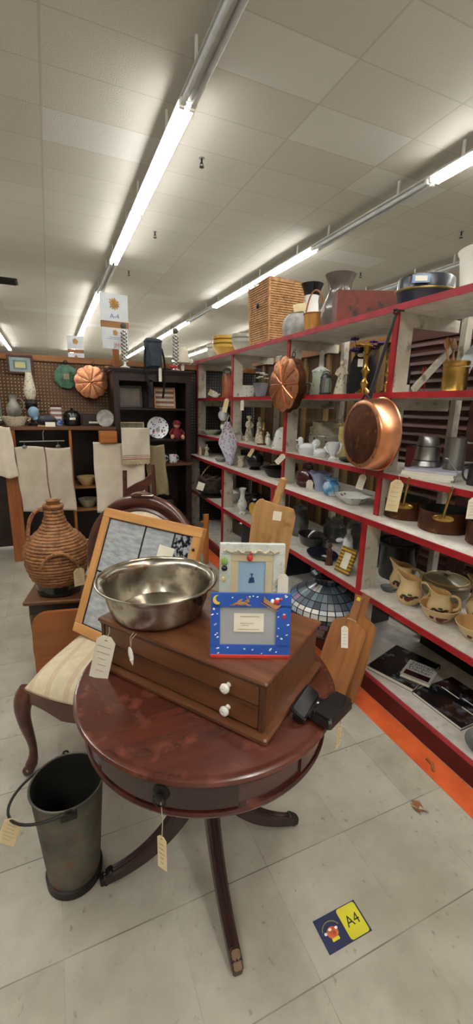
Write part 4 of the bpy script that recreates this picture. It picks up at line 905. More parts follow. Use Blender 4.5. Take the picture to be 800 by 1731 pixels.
# ---- goods on the left counter and pegboard
CL = 1.2825
def mold_mesh(r, depth, n=10, res=120):
    """fluted mould: scalloped domed disc in XZ plane, bulging to -Y"""
    g = G(); rings = 14; vs = []; fs = []
    for j in range(rings+1):
        f = j/rings
        for i in range(res):
            a = 2*pi*i/res; lob = abs(cos(a*n/2)); sc = 1-.07*(1-lob)*f
            rr = r*f*sc; h = depth*(1-f**3)+.0025*lob*sin(pi*min(f*1.05, 1))*1.0-.0025*(1-lob)**3*f*(1-f*.3)
            vs.append((rr*cos(a), -h, rr*sin(a)))
    for j in range(rings):
        for i in range(res): q = (i+1) % res; fs.append((j*res+i, j*res+res+i, j*res+res+q, j*res+q))
    g.add(vs, fs, 0, True); return g
def copper_mold(label, mw, r, depth, n=10):
    t = thing('copper_mold', label, 'copper mold', mw=mw, group='hanging fluted copper molds')
    part('fluted_face', mold_mesh(r, depth, n), copper, t)
    g = G(); res = 80; vs = []; fs = []
    for k, (y, e) in enumerate(((-.002, 0), (.03, -.006), (.052, -.012), (.054, .004), (.056, .004))):
        for i in range(res): a = 2*pi*i/res; lob = abs(cos(a*n/2)); rr = (r+e)*(1-.07*(1-lob)); vs.append((rr*cos(a), y, rr*sin(a)))
    for k in range(4):
        for i in range(res): q = (i+1) % res; fs.append((k*res+i, k*res+q, k*res+res+q, k*res+res+i))
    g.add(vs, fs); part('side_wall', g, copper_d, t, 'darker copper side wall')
    for k in range(n):
        a = 2*pi*(k+.5)/n; part('rib', G().tube([(r*f*cos(a), -depth*(1-f**3)-.002, r*f*sin(a)) for f in (.04, .25, .45, .65, .86)], .0045, 6), copper_b, t)
    part('centre_boss', G().ball((0, -depth-.004, 0), (.014, .008, .014)), copper_b, t)
    part('hanging_ring', G().tube([(.018*cos(a), .03, r+.014+.018*sin(a)) for a in [i*2*pi/16 for i in range(16)]], .003, 6, 0, True), iron, t)
    return t
copper_mold('round fluted copper mold hanging on the pegboard left of the hutch', Matrix.Translation((.415, 4.70, 1.715)) @ Matrix.Rotation(R_(10), 4, 'Y'), .165, .012)
t = thing('hot_plate_trivet', 'round green painted trivet hanging on the pegboard left of the copper mold', 'trivet', (.185, 4.785, 1.76), 0)
part('disc', G().add(*[None]*0) if 0 else (lambda g: (setattr(g, 'x', Matrix.Rotation(pi/2, 4, 'X')), g.lathe([(0, 0), (.115, 0), (.12, .012), (.11, .016), (0, .010)], 9), g)[-1])(G()), greenm, t)
part('raised_bars', G().box((0, -.018, 0), (.09, .006, .012)).box((0, -.018, .04), (.12, .006, .012)).box((0, -.018, -.04), (.12, .006, .012)).box((-.05, -.018, 0), (.012, .006, .10)).box((.05, -.018, 0), (.012, .006, .10)), greenm, t)['kind'] = 'stuff'
part('centre_square', G().box((0, -.021, 0), (.055, .006, .055)), stone, t, 'pale centre square'); part('hanging_loop', G().tube([(.02*cos(a), -.01, .135+.02*sin(a)) for a in [i*2*pi/14 for i in range(14)]], .004, 6, 0, True), iron, t)
t = flat_frame('framed_certificate', 'small framed certificate with blue mat hanging at the left end of the pegboard', 'picture', (-.225, 4.775, 1.765), .225, .178, .02, chairw, mat('grey_blue_mat_board', '9fb0b0', '8a9c9e', .6), 0, 0)
part('certificate', G().box((0, -.001, .085), (.12, .002, .085)).box((0, -.0022, .085), (.09, .0012, .055), 1), [mat('certificate_blue', '6d8a8c', '5e7a80', .6), mat('certificate_paper', 'c8c88e', 'b8b880', .6)], t, 'pale yellow certificate')
t = thing('oil_lamp', 'clear glass oil lamp with patterned chimney standing on the left counter', 'lamp', (-.155, 4.60, CL), 0)
part('font', G().lathe([(0, 0), (.045, 0), (.045, .01), (.015, .03), (.02, .13), (.05, .16), (.055, .21), (.03, .24), (0, .245)], 24), iron, t); part('bracket', G().tube([(-.13, 0, .24), (.09, 0, .235)], .006, 8), iron, t)
part('chimney', G().lathe([(.034, .245), (.05, .28), (.054, .33), (.042, .40), (.03, .46), (.028, .49)], 24, close=True), flor_o, t, 'patterned glass chimney')
item('silver_jug', 'grey floral jug with dark neck on the left counter beneath the certificate', 'jug', (-.30, 4.50, CL+.085), [(.04, 0), (.055, .02), (.065, .07), (.05, .11), (.03, .14), (.032, .17), (.045, .195)], mat('grey_jug_glaze', '8c8880', '5d5a54', .3, scale=10), .003, 24, 0, None, [(.04, .16, .055, .06, .05, .006, 0, 0)])
item('floral_basin', 'low oval floral basin at the left end of the counter beneath the jug', 'basin', (-.30, 4.48, CL), [(.07, 0), (.08, .01), (.10, .06), (.115, .085)], flor_o, .004, 28, 0, None, [(.11, .07, .105, .05, .035, .007, 0, 0), (.11, .07, .105, .05, .035, .007, 0, pi)], sx=1, sy=.9)
t = thing('wooden_duck', 'blue-grey wooden duck with dark body on the left counter', 'duck figure', (-.08, 4.46, CL), 0)
part('body', G().ball((.05, 0, .055), (.09, .05, .055)), mat('dark_duck_paint', '33383c', '23272a', .5), t); part('head', G().ball((-.055, 0, .125), (.05, .04, .055)).tube([(-.04, 0, .06), (-.05, 0, .11)], .03, 10), mat('blue_duck_paint', '7f9fb4', '6c8ca2', .5), t, 'blue-grey head'); part('bill', G().ball((.01, 0, .135), (.045, .014, .008)), iron, t); part('foot', G().box((.02, 0, .005), (.10, .06, .009)), creamc, t)
one('price_card', G().box((0, 0, .021), (.085, .002, .042), rot=Matrix.Rotation(R_(-12), 3, 'X')), paper, 'blank white price card in front of the wooden duck', 'card', (.0, 4.36, CL), 0)
t = thing('storage_canister', 'square canister with red and white stripes and blue base on the counter', 'canister', (.06, 4.56, CL), 0)
part('body', G().box((0, 0, .09), (.10, .09, .18), bev=.008), stripes_mat('flag_canister', 'd5cfc8', '7a3038', 2, .045, .5), t); part('blue_band', G().box((0, -.0, .035), (.104, .094, .07), bev=.006), mat('canister_blue', '2d3f7c', '8f9cc0', .4, scale=50, lo=.5, hi=.6), t, 'blue lower band'); part('lid', G().box((0, 0, .186), (.106, .096, .012), bev=.004), maroon, t)
t = thing('black_crock', 'round black crock with white label on the left counter', 'crock', (.205, 4.60, CL), 0)
part('body', G().lathe([(0, 0), (.07, 0), (.08, .01), (.083, .10), (.07, .125), (.055, .13), (0, .13)], 32), blackc, t); part('lid', G().lathe([(.058, .13), (.06, .14), (.03, .15), (.012, .155), (.014, .17), (0, .172)], 24), blackc, t); part('label', G().box((.0, -.083, .07), (.055, .002, .022)), paper, t)
one('black_box', G().box((0, 0, .06), (.17, .12, .12), bev=.004).box((.02, -.0612, .035), (.09, .002, .018), 1), [mat('black_box_paint', '2a2023', '1d1618', .5), paper], 'dark box with white label on the counter right of the black crock', 'box', (.382, 4.60, CL), 0)
t = thing('scalloped_bowl_stand', 'round grey scalloped dish standing upright at the right end of the counter', 'dish', (.503, 4.44, CL), 0)
g = G(); g.x = Matrix.Translation((0, 0, .082)) @ Matrix.Rotation(pi/2, 4, 'X'); g.lathe([(0, 0), (.05, .002), (.078, .018), (.08, .022), (.05, .012), (0, .010)], 60, fn=lambda r, z, a: (r*(1+.05*abs(sin(a*9))*(r > .07)), z)); part('dish', g, stone_w, t); part('stand', G().box((0, .02, .01), (.06, .05, .018)), iron, t)
one('grey_panel', G().box((0, 0, .43), (.24, .06, .86), bev=.02), mat('grey_fabric_panel', '8d8f86', '77796f', .9), 'tall grey fabric covered panel at the far left edge of the counter', 'panel', (-.53, 4.58, CL), 0)
# ================================================================= RIGHT SHELF: TOP BOARD
# wicker hamper
t = thing('wicker_hamper', 'tall square tan wicker hamper on top of the shelf unit', 'hamper', (1.805, 3.335, TOP+.0005), 0)
def wall_weave(w0, w1, h, n, rows, amp, m=0):
    S = 4; K = rows*S; N = n*4; g = G(); vs = []
    for j in range(K+1):
        f = j/K; w = w0+(w1-w0)*f
        for i in range(N+1):
            u = i/N; dr = amp*(sin(pi*(j % S)/S)**.6)*(.75+.35*cos(u*n*2*pi+pi*(j//S))); vs.append(((u-.5)*w, -w/2-dr, f*h))
    g.v = vs
    for j in range(K):
        for i in range(N): a = j*(N+1)+i; g.f.append([a, a+1, a+N+2, a+N+1]); g.mi.append(1 if j % S == 0 else 0); g.sm.append(True)
    return g
for k in range(4):
    g0 = wall_weave(.33, .37, .47, 9, 27, .006); M = Matrix.Rotation(k*pi/2, 4, 'Z'); g0.v = [tuple(M @ Vector(v)) for v in g0.v]
    part('woven_side', g0, [wick_l, wick_m], t)
for sx in (-1, 1):
    for sy in (-1, 1): part('corner_post', G().tube([(sx*.166, sy*.166, 0), (sx*.186, sy*.186, .475)], .009, 8), wick_l, t)
part('rim', G().tube([(-.19, -.19, .475), (.19, -.19, .475), (.19, .19, .475), (-.19, .19, .475)], .012, 8, 0, True), wick_l, t); part('base', G().box((0, 0, .006), (.32, .32, .01)), wick_m, t)
part('closure_loop', G().ball((-.205+.0, -.03, .30), (.012, .02, .02)), iron, t, 'small dark closure')
t = thing('stoneware_jar', 'round grey speckled stoneware jar with paper tag beside the wicker hamper', 'jar', (1.69, 2.83, TOP+.0005), 0)
part('body', G().lathe([(0, 0), (.06, 0), (.095, .03), (.108, .075), (.098, .125), (.07, .16), (.045, .17), (.05, .18), (0, .18)], 32), stone_w, t)
part('paper_tag', G().box((-.02, -.06, .20), (.105, .002, .05), 0, Matrix.Rotation(R_(-14), 3, 'Y')), paper_c, t, 'cream paper tag on top')
t = thing('split_wood_basket', 'small honey coloured split wood basket with tall hoop handle on the top board', 'basket', (1.695, 2.615, TOP+.0005), R_(-65))
part('basket_body', G().vessel([(.055, 0), (.058, .01), (.068, .08), (.072, .13)], .004, 40, fn=lambda r, z, a: (r+.002*sin(a*20)*(r > .03), z)), wood('honey_split_wood', 'c08a42', '9c6a2c', 2, .5, 7), t); part('hoop_handle', G().tube([(.07*cos(pi*i/20), 0, .11+.17*sin(pi*i/20)) for i in range(21)], .006, 8, flat=.6), pine, t); part('rim', G().tube([(.073*cos(2*pi*i/32), .073*sin(2*pi*i/32), .13) for i in range(32)], .004, 6, 0, True), pine, t)
t = thing('enamel_pitcher', 'tall white enamel pitcher with black rim behind the hoop handled basket', 'pitcher', (1.87, 2.94, TOP+.0005), 0)
part('body', G().vessel([(.06, 0), (.065, .01), (.062, .2), (.05, .30), (.055, .33)], .003, 28), white_pl, t); part('black_rim', G().vessel([(.056, .331), (.062, .36), (.085, .41)], .003, 28), blackc, t, 'black flared rim')
t = thing('glazed_jug', 'large grey and brown glazed jug with wide lip on the top board', 'jug', (1.73, 2.40, TOP+.0005), R_(40))
part('body', G().vessel([(.075, 0), (.095, .015), (.112, .08), (.108, .13), (.082, .19), (.068, .23), (.074, .275), (.092, .315), (.096, .322)], .005, 36), greyj, t); part('handle', loop_handle(G(), .065, .28, .095, .12, .07, .010), greyj, t)
bx = Vector((.906, -.423, 0)); M = basis((1.745, 2.175, TOP+.0005), bx)
t = thing('painted_wooden_box', 'long worn red painted wooden box on the top board', 'box', mw=M)
g = G(); g.box((0, -.075, .085), (.34, .012, .17)); g.box((0, .075, .085), (.34, .012, .17)); g.box((-.164, 0, .085), (.012, .138, .17)); g.box((.164, 0, .085), (.012, .138, .17)); g.box((0, 0, .006), (.316, .138, .012)); part('box_sides', g, redw, t)['kind'] = 'structure' if 0 else 'stuff'
t = thing('enamel_roaster', 'oval dark navy enamel roaster with lid and blue label on the top board', 'roaster', (1.78, 1.745, TOP+.0005), R_(-25))
part('pan', G().lathe([(0, 0), (.11, 0), (.135, .02), (.142, .085), (.148, .09)], 40, sy=.72), navy, t); part('lid', G().lathe([(.146, .092), (.143, .10), (.14, .145), (.125, .158), (0, .165)], 40, sy=.72), navy, t); part('rim_band', G().tube([(.149*cos(2*pi*i/40), .149*.72*sin(2*pi*i/40), .091) for i in range(40)], .005, 8, 0, True), brass_d, t, 'brown rim line')
part('label', G().box((-.07, -.104, .125), (.08, .006, .035), 0, Matrix.Rotation(R_(-10), 3, 'Z')).box((-.07, -.108, .125), (.055, .003, .022), 1, Matrix.Rotation(R_(-10), 3, 'Z')), [mat('light_blue_label', '8ba6cc', '7a97c0', .5), paper], t, 'light blue and white label')
one('white_tub', G().vessel([(.10, 0), (.105, .01), (.125, .17), (.135, .19)], .005, 36), white_pl, 'pale white round tub at the right end of the top board', 'tub', (1.80, 1.42, TOP+.0005), 0)
def bowl_stack(label, x, y, rs, m, r0, h0):
    z = TOP+.0005
    for k in range(rs):
        r = r0-.006*k*0; one('mixing_bowl', G().vessel([(r*.42, 0), (r*.48, .008), (r*.78, h0*.5), (r*.94, h0-.03), (r*1.0, h0-.026), (r*1.0, h0)], .005, 36), m, label[k], 'bowl', (x, y, z), 0, 'stacked mixing bowls on the top board'); z += .042
bowl_stack(['yellow glazed bowl at the bottom of the yellow stack', 'yellow glazed bowl in the middle of the yellow stack', 'yellow glazed bowl on top of the yellow stack'], 1.78, 4.40, 3, yellowg, .15, .14)
bowl_stack(['grey-green bowl under the upper one right of the yellow stack', 'grey-green bowl on top of the stack right of the yellow bowls'], 1.78, 3.99, 2, grayg, .11, .15)
bowl_stack(['off-white bowl under the upper one at the far end of the top board', 'off-white bowl on top of the farthest stack'], 1.76, 4.68, 2, mat('offwhite_bowl', 'c9c8bc', 'b5b4a8', .4), .10, .13)
one('dark_slate', G().prism([(-.07, 0), (.07, 0), (.06, .20), (.03, .19)], -.01, .01, ax='y'), blackc, 'dark pointed slab leaning behind the wicker hamper', 'slab', (1.86, 3.66, TOP+.0005), R_(-20))

# ================================================================= SECOND BOARD FROM TOP
Z = S2+.0005
def figurine(name, label, cat, loc, h, m, rz=0, group=None, arms=True, hat=False):
    t = thing(name, label, cat, loc, rz, group); k = h/.22
    part('robe', G().lathe([(0, 0), (.042*k, 0), (.044*k, .012*k), (.034*k, .06*k), (.022*k, .11*k), (.026*k, .14*k), (.024*k, .165*k), (.008*k, .178*k), (0, .178*k)], 22, sy=.8), m, t)
    part('head', G().ball((0, 0, .196*k), (.016*k, .016*k, .020*k)), m, t)
    if arms:
        for s in (-1, 1): part('arm', G().tube([(s*.022*k, 0, .16*k), (s*.034*k, -.01*k, .13*k), (s*.014*k, -.03*k, .12*k)], .008*k, 7), m, t)
    if hat: part('bonnet', G().lathe([(.026*k, .20*k), (.018*k, .215*k), (0, .22*k)], 18), m, t)
    return t
t = thing('candle_jar', 'tall reddish copper jar with foil lid half behind the second post', 'jar', (1.74, 4.28, Z), 0)
part('body', G().lathe([(0, 0), (.05, 0), (.052, .22), (.04, .25), (0, .25)], 24), mat('rust_jar', 'a0583a', '7c4028', .35), t); part('foil_lid', G().lathe([(.044, .25), (.052, .27), (.035, .30), (0, .31)], 16), pewter, t)
for i, (x, y, m) in enumerate(((1.72, 4.58, brass_d), (1.66, 4.40, porc))):
    t = thing('bird_figurine', ['small brass bird figurine at the far end of the second board', 'small white bird figurine in front of the paper card'][i], 'figurine', (x, y, Z), .4*i); part('body', G().ball((0, 0, .03), (.045, .025, .028)), m, t); part('head', G().ball((-.04, 0, .06), .017), m, t); part('tail', G().ball((.05, 0, .04), (.025, .012, .008)), m, t)
one('paper_card', G().box((0, 0, .04), (.09, .002, .065), rot=Matrix.Rotation(.4, 3, 'Y')), paper_c, 'tilted cream paper card among the small birds on the second board', 'card', (1.66, 4.49, Z+.01), -.4)
one('brass_tray', G().vessel([(.09, 0), (.10, .02), (.11, .024)], .003, 32), brass_d, 'low brass dish near the far end of the second board', 'dish', (1.80, 4.44, Z), 0)
t = thing('ceramic_planter', 'white floral ceramic planter left of the grey tapered vase', 'planter', (1.72, 3.72-.02, Z), R_(-30)); t.location = (1.84, 3.98, Z)
part('body', G().vessel([(.06, 0), (.065, .01), (.08, .10), (.095, .12)], .005, 32, fn=lambda r, z, a: (r*(1+.04*sin(a*8)*(z > .09)), z)), flor_w, t)
t = thing('tapered_vase', 'grey violet square tapered vase holding white flowers', 'vase', (1.80, 3.60, Z), R_(20))
g = G(); g.add([(-.03, -.03, 0), (.03, -.03, 0), (.03, .03, 0), (-.03, .03, 0), (-.05, -.05, .13), (.05, -.05, .13), (.05, .05, .13), (-.05, .05, .13)], [(3, 2, 1, 0), (0, 1, 5, 4), (1, 2, 6, 5), (2, 3, 7, 6), (3, 0, 4, 7), (4, 5, 6, 7)], 0, False); part('body', g, mat('grey_violet_glaze', '837c88', '6f6874', .4), t)
random.seed(2)
for k in range(7):
    a, r = random.random()*6.28, random.uniform(.01, .06); c = (r*cos(a), r*sin(a), .17+random.random()*.07); part('stem', G().tube([(c[0]*.4, c[1]*.4, .13), c], .002, 5), greenf, t); g = G()
    for q in range(5): g.ball((c[0]+.014*cos(q*1.257), c[1]+.014*sin(q*1.257), c[2]), (.012, .012, .006), n=8)
    part('flower', g, porc, t)
item('dark_pot', 'dark round pot with silver loop handle behind the right copper mold', 'pot', (1.80, 2.93, Z), [(.045, 0), (.055, .01), (.062, .06), (.055, .11)], pewter_d, .004, 24, R_(-50), None, [(.055, .10, .05, .02, .06, .006, 0, 0)])
t = thing('coffee_pot', 'tall pale green floral china pot with domed lid and tall spire', 'coffee pot', (1.78, 2.62, Z), 0)
part('body', G().lathe([(0, 0), (.070, 0), (.072, .01), (.066, .05), (.055, .12), (.060, .165), (0, .165)], 32), flor_g, t); l = part('lid', G().lathe([(.064, .165), (.062, .175), (.035, .19), (.018, .20), (0, .20)], 28), flor_w, t); part('spire', G().lathe([(0, .20), (.018, .20), (.016, .29), (.012, .31), (0, .312)], 16), porc, l)
t = thing('glass_lantern', 'small dark metal and glass lantern in front of the tall china pot', 'lantern', (1.69, 2.42, Z), 0)
part('glass', G().lathe([(0, .015), (.036, .015), (.040, .06), (.032, .11), (0, .11)], 20), clearg, t); part('base', G().lathe([(0, 0), (.04, 0), (.042, .016), (0, .016)], 20), pewter_d, t); part('cap', G().lathe([(.036, .11), (.03, .13), (.01, .14), (0, .14)], 20), pewter_d, t); part('wire_handle', G().tube([(.03*cos(a), 0, .13+.025*sin(a)) for a in [pi*i/12 for i in range(13)]], .002, 5), iron, t)
for a in (0, 90, 180, 270): part('guard_wire', G().tube([(.042*cos(R_(a)), .042*sin(R_(a)), .01), (.042*cos(R_(a)), .042*sin(R_(a)), .115)], .002, 5), iron, t)
figurine('china_figurine', 'slender cream china figurine beside the black draped ewer', 'figurine', (1.77, 2.365, Z), .23, flor_o, R_(-40))
t = thing('black_ewer', 'tall rounded black cloth covered ewer with white tag', 'ewer', (1.83, 2.235, Z), R_(-30))
part('body', G().lathe([(0, 0), (.085, 0), (.088, .02), (.084, .12), (.078, .19), (.06, .235), (.03, .26), (.026, .29), (0, .295)], 32), cloth_b, t); part('tag', G().box((-.03, -.083, .19), (.032, .003, .045)), paper, t); part('white_flower', G().ball((-.03, -.075, .235), (.022, .008, .012)).ball((-.01, -.07, .25), (.01, .006, .01)), porc, t)
def candlestick(label, loc, h):
    t = thing('brass_candlestick', label, 'candlestick', loc, 0, 'brass candlesticks on the second board'); k = h/.25
    part('stem', G().lathe([(0, 0), (.048, 0), (.05, .008*k), (.035, .02*k), (.016, .035*k), (.024, .06*k), (.012, .08*k), (.014, .105*k), (.026, .125*k), (.012, .145*k), (.011, .18*k), (.022, .20*k), (.012, .215*k), (0, .216*k)], 24), brass, t); part('cup', G().vessel([(.012, .215*k), (.018, .225*k), (.021, .25*k)], .003, 20), brass, t); return t
candlestick('tall brass candlestick right of the black ewer', (1.72, 2.075, Z), .27); candlestick('brass candlestick nearest the red post on the second board', (1.77, 1.935, Z), .22); candlestick('brass candlestick behind the other two on the second board', (1.90, 2.02, Z), .26)
t = thing('flower_vase', 'dark vase of purple and yellow artificial flowers behind the candlesticks', 'vase of flowers', (1.96, 2.39, Z), 0)
part('vase', G().vessel([(.03, 0), (.04, .03), (.03, .12), (.035, .15)], .003, 20), blackc, t)
for k in range(12):
    a, r = k*.85, .03+.07*random.random(); c = (r*cos(a), r*sin(a)-.02, .27+random.random()*.09); part('stem', G().tube([(0, 0, .13), c], .002, 5), greenf, t); g = G()
    for q in range(6): g.ball((c[0]+.017*cos(q*1.05), c[1]+.017*sin(q*1.05), c[2]), (.014, .014, .007), n=8)
    g.ball((c[0], c[1], c[2]+.005), .008, n=8); part('flower', g, yellowf if k % 4 == 1 else purple, t)
t = thing('folding_rule', 'long white painted wooden bar leaning diagonally on the second board', 'wooden bar', (1.70, 1.72, Z), 0)
t.matrix_world = basis((1.69, 1.665, Z+.014), (.25, .0, .235), (-.235, 0, .25)); part('bar', G().box((.17, 0, 0), (.34, .018, .034), bev=.003), white_paint, t); part('end_hinge', G().box((.33, -.011, 0), (.02, .006, .03)), pewter, t)
t = thing('brass_canister', 'aged brass shell canister holding a feather and wooden spoons', 'canister', (1.80, 1.52, Z), 0)
part('body', G().vessel([(.058, 0), (.060, .004), (.056, .015), (.056, .125), (.060, .13), (.060, .145)], .003, 36), brass, t); part('collar_ring', G().tube([(.059*cos(2*pi*i/32), .059*sin(2*pi*i/32), .118) for i in range(32)], .003, 6, 0, True), brass_d, t)
one('white_feather', G().surf(lambda u, v: ((u-.5)*.065*sin(pi*(.08+.88*v))**.7+.10*v*v, .012*abs(u-.5), .02+v*.26), 8, 20), mat('white_feather_vane', 'c9d2da', 'b3bdc6', .6), 'large pale grey-white feather standing in the brass canister', 'feather', (1.81, 1.50, Z), R_(-50))
for i, (dx, dy) in enumerate(((-.02, .02), (.015, .025))): one('wooden_spoon', G().tube([(dx*.5, dy*.5, .01), (dx*1.5, dy*2, .20)], .005, 8).ball((dx*1.6, dy*2.15, .225), (.018, .008, .028)), board_w, ['wooden spoon at the left in the brass canister', 'wooden spoon at the right in the brass canister'][i], 'spoon', (1.80, 1.52, Z+.005), 0, 'wooden spoons in the brass canister')
t = thing('slim_black_bottle', 'slim black bottle beside the red post on the second board', 'bottle', (1.80, 1.83, Z), 0); part('body', G().lathe([(0, 0), (.02, 0), (.02, .13), (.009, .16), (.009, .20), (0, .20)], 18), blackc, t); part('white_base', G().lathe([(.0, 0), (.022, .0), (.022, .05), (0, .05)], 18), white_pl, t)
t = thing('red_wire_stand', 'small red wire stand behind the diagonal white bar', 'wire stand', (1.84, 1.75, Z), 0)
for s in (-1, 1): part('upright_wire', G().tube([(0, s*.018, 0), (0, s*.008, .14)], .003, 6), red_paint, t)
for z in (.03, .07, .11): part('cross_wire', G().tube([(0, -.015, z), (0, .015, z)], .0025, 6), red_paint, t)
t = thing('wire_egg_basket', 'pale wire basket at the right end of the second board', 'basket', (1.80, 1.30, Z), 0)
for k in range(8): a = pi*k/8; part('wire', G().tube([(.07*cos(a)*cos(b), .07*sin(a)*cos(b), .072+.068*sin(b)) for b in [pi*i/16-pi for i in range(17)]], .002, 5), white_pl, t)
part('rim', G().tube([(.07*cos(2*pi*i/28), .07*sin(2*pi*i/28), .072) for i in range(28)], .003, 6, 0, True), white_pl, t)

# ================================================================= hanging copper
copper_mold('round fluted copper mold hanging on the post of the right shelf unit', Matrix.Translation((1.495, 2.64, 1.66)) @ Matrix.Rotation(R_(-86), 4, 'Z') @ Matrix.Rotation(R_(18), 4, 'Y'), .185, .014)
t = thing('copper_pan', 'large round copper pan hung by a long iron handle on the red post', 'pan', mw=Matrix.Translation((1.450, 1.745, 1.38)) @ Matrix.Rotation(R_(-97), 4, 'Z'))
def ylathe(prof, n=64): g = G(); g.x = Matrix.Rotation(-pi/2, 4, 'X'); g.lathe(prof, n, close=True); return g
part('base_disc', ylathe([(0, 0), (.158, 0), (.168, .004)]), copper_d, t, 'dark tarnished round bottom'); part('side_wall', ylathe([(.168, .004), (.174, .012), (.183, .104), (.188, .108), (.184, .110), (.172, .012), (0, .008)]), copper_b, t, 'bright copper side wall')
part('bright_ring', ylathe([(.150, -.001), (.160, -.001), (.169, .003)]), copper, t)
hp = [(-.035, .055, .165), (-.02, .056, .22), (.02, .06, .34), (.085, .075, .555)]
part('iron_handle', G().tube([Vector(hp[0])]+bez(hp[0], hp[1], hp[2], hp[3], 12)[1:], [.017]*5+[.013]*8, 8, flat=.5), pewter_d, t)
for s in (-1, 1): part('handle_prong', G().tube([(-.032, .03, .20), (-.035+s*.04, .04, .172), (-.035+s*.075, .05, .150 if s < 0 else .155)], .006, 8), iron, t)
part('hook', G().tube([(.085+.014*cos(a), .075, .565+.014*sin(a)) for a in [i*2*pi/14 for i in range(14)]], .004, 6, 0, True), iron, t); part('post_nail', G().tube([(.085, .06, .575), (.085, .12, .575)], .004, 6), iron, t)
# ================================================================= THIRD BOARD
Z = S3+.0005
t = thing('oil_lamp', 'white milk glass oil lamp with tulip shade on the third board far end', 'lamp', (1.74, 4.36, Z), 0)
part('base', G().lathe([(0, 0), (.045, 0), (.04, .015), (.018, .03), (.018, .06), (.035, .09), (.035, .12), (.015, .14), (0, .14)], 24), flor_o, t); part('burner', G().lathe([(0, .14), (.028, .14), (.028, .16), (0, .165)], 16), brass_d, t); part('glass_shade', G().lathe([(.028, .165), (.055, .20), (.058, .24), (.04, .275), (.05, .31)], 28, close=True), milk, t)
part('rosette', G().ball((-.02, -.04, .10), (.028, .008, .028)), milk, t)
t = thing('leaf_dish', 'white leaf shaped dish with green tint at the far end of the third board', 'dish', (1.68, 4.60, Z), 0); part('dish', G().vessel([(.05, 0), (.06, .01), (.12, .05)], .004, 28, sy=.6, fn=lambda r, z, a: (r*(1+.12*cos(5*a)), z)), flor_g, t); part('leaf_tip', G().ball((-.10, .02, .055), (.05, .02, .008)), porc, t)
figurine('lady_figurine', 'tall cream figurine of a lady in a bonnet on the third board', 'figurine', (1.74, 3.70, Z), .24, flor_o, 0, 'china figurines on the third board', hat=True); figurine('gentleman_figurine', 'tall cream figurine with dark hair right of the bonneted lady', 'figurine', (1.80, 3.60, Z), .235, flor_o, .5, 'china figurines on the third board')
figurine('child_figurine', 'smallest pale figurine left of the tall lady figurine', 'figurine', (1.70, 3.72+.09-.02, Z), .10, flor_o, 0, 'china figurines on the third board'); figurine('seated_figurine', 'short cream figurine in front of the two tall figurines', 'figurine', (1.68, 3.60, Z), .13, flor_o, 0, 'china figurines on the third board')
t = thing('figural_candle_holder', 'brown based double figure candle holder right of the tall figurines', 'candle holder', (1.69, 3.29, Z), 0)
part('base', G().lathe([(0, 0), (.06, 0), (.058, .014), (0, .016)], 24, sy=.7), brownw, t); part('column', G().lathe([(0, .016), (.012, .016), (.009, .11), (.018, .13), (.010, .15), (.014, .19), (0, .19)], 16), brass_d, t)
for s in (-1, 1): part('small_figure', G().lathe([(0, .016), (.026, .016), (.022, .06), (.012, .085), (0, .088)], 16, (s*.032, -.01, 0)).ball((s*.032, -.01, .10), .014), flor_o, t)
t = thing('dog_figurine', 'small white sitting dog figurine left of the porcelain bell', 'figurine', (1.67, 3.16, Z), 0); part('body', G().ball((0, 0, .04), (.024, .02, .042)), porc, t); part('head', G().ball((-.008, -.008, .09), (.018, .016, .018)), porc, t)
for s in (-1, 1): part('ear', G().ball((-.008+s*.014, -.005, .105), (.005, .004, .009), n=8), blackc, t)
t = thing('porcelain_bell', 'white embossed porcelain bonnet shaped vase by the middle post', 'vase', (1.70, 2.985, Z), 0); part('body', G().lathe([(0, 0), (.082, 0), (.078, .03), (.066, .09), (.05, .14), (.02, .165), (0, .168)], 28, sy=.75, fn=lambda r, z, a: (r*(1+.03*sin(a*9)), z)), flor_w, t)
t = item('small_saucepan', 'small grey enamel saucepan left of the stoneware crock', 'saucepan', (1.76, 2.80, Z), [(.045, 0), (.05, .005), (.052, .05), (.056, .055)], stone_w, .003, 28); part('handle', G().tube([(.05, -.02, .045), (.14, -.05, .055)], .006, 8), pewter, t)
item('small_cup', 'small white cup with handle just right of the middle post', 'cup', (1.70, 2.655, Z), [(.02, 0), (.03, .01), (.035, .05), (.038, .065)], porc, .003, 20, 0, None, [(.036, .055, .03, .02, .025, .004, 0, R_(150))])
t = thing('stoneware_crock', 'large grey stoneware crock with patterned band on the third board', 'crock', (1.85, 2.60, Z), 0)
part('body', G().vessel([(.09, 0), (.10, .01), (.118, .06), (.124, .12), (.112, .17), (.10, .20), (.104, .225)], .008, 44), stone, t); part('patterned_band', G().lathe([(.1235, .085), (.1265, .088), (.1275, .12), (.1245, .135), (.122, .137)], 44, close=True, fn=lambda r, z, a: (r+.002*sin(a*18), z)), floral_mat('crock_band', '8c8676', ['4d4f4c', '5b5a52', '6a6658'], 40, .25), t, 'darker patterned band')
for s in (-1, 1): part('ear_handle', G().tube([(s*.10, 0, .18), (s*.135, 0, .185), (s*.13, 0, .15), (s*.118, 0, .15)], .008, 8), stone, t)
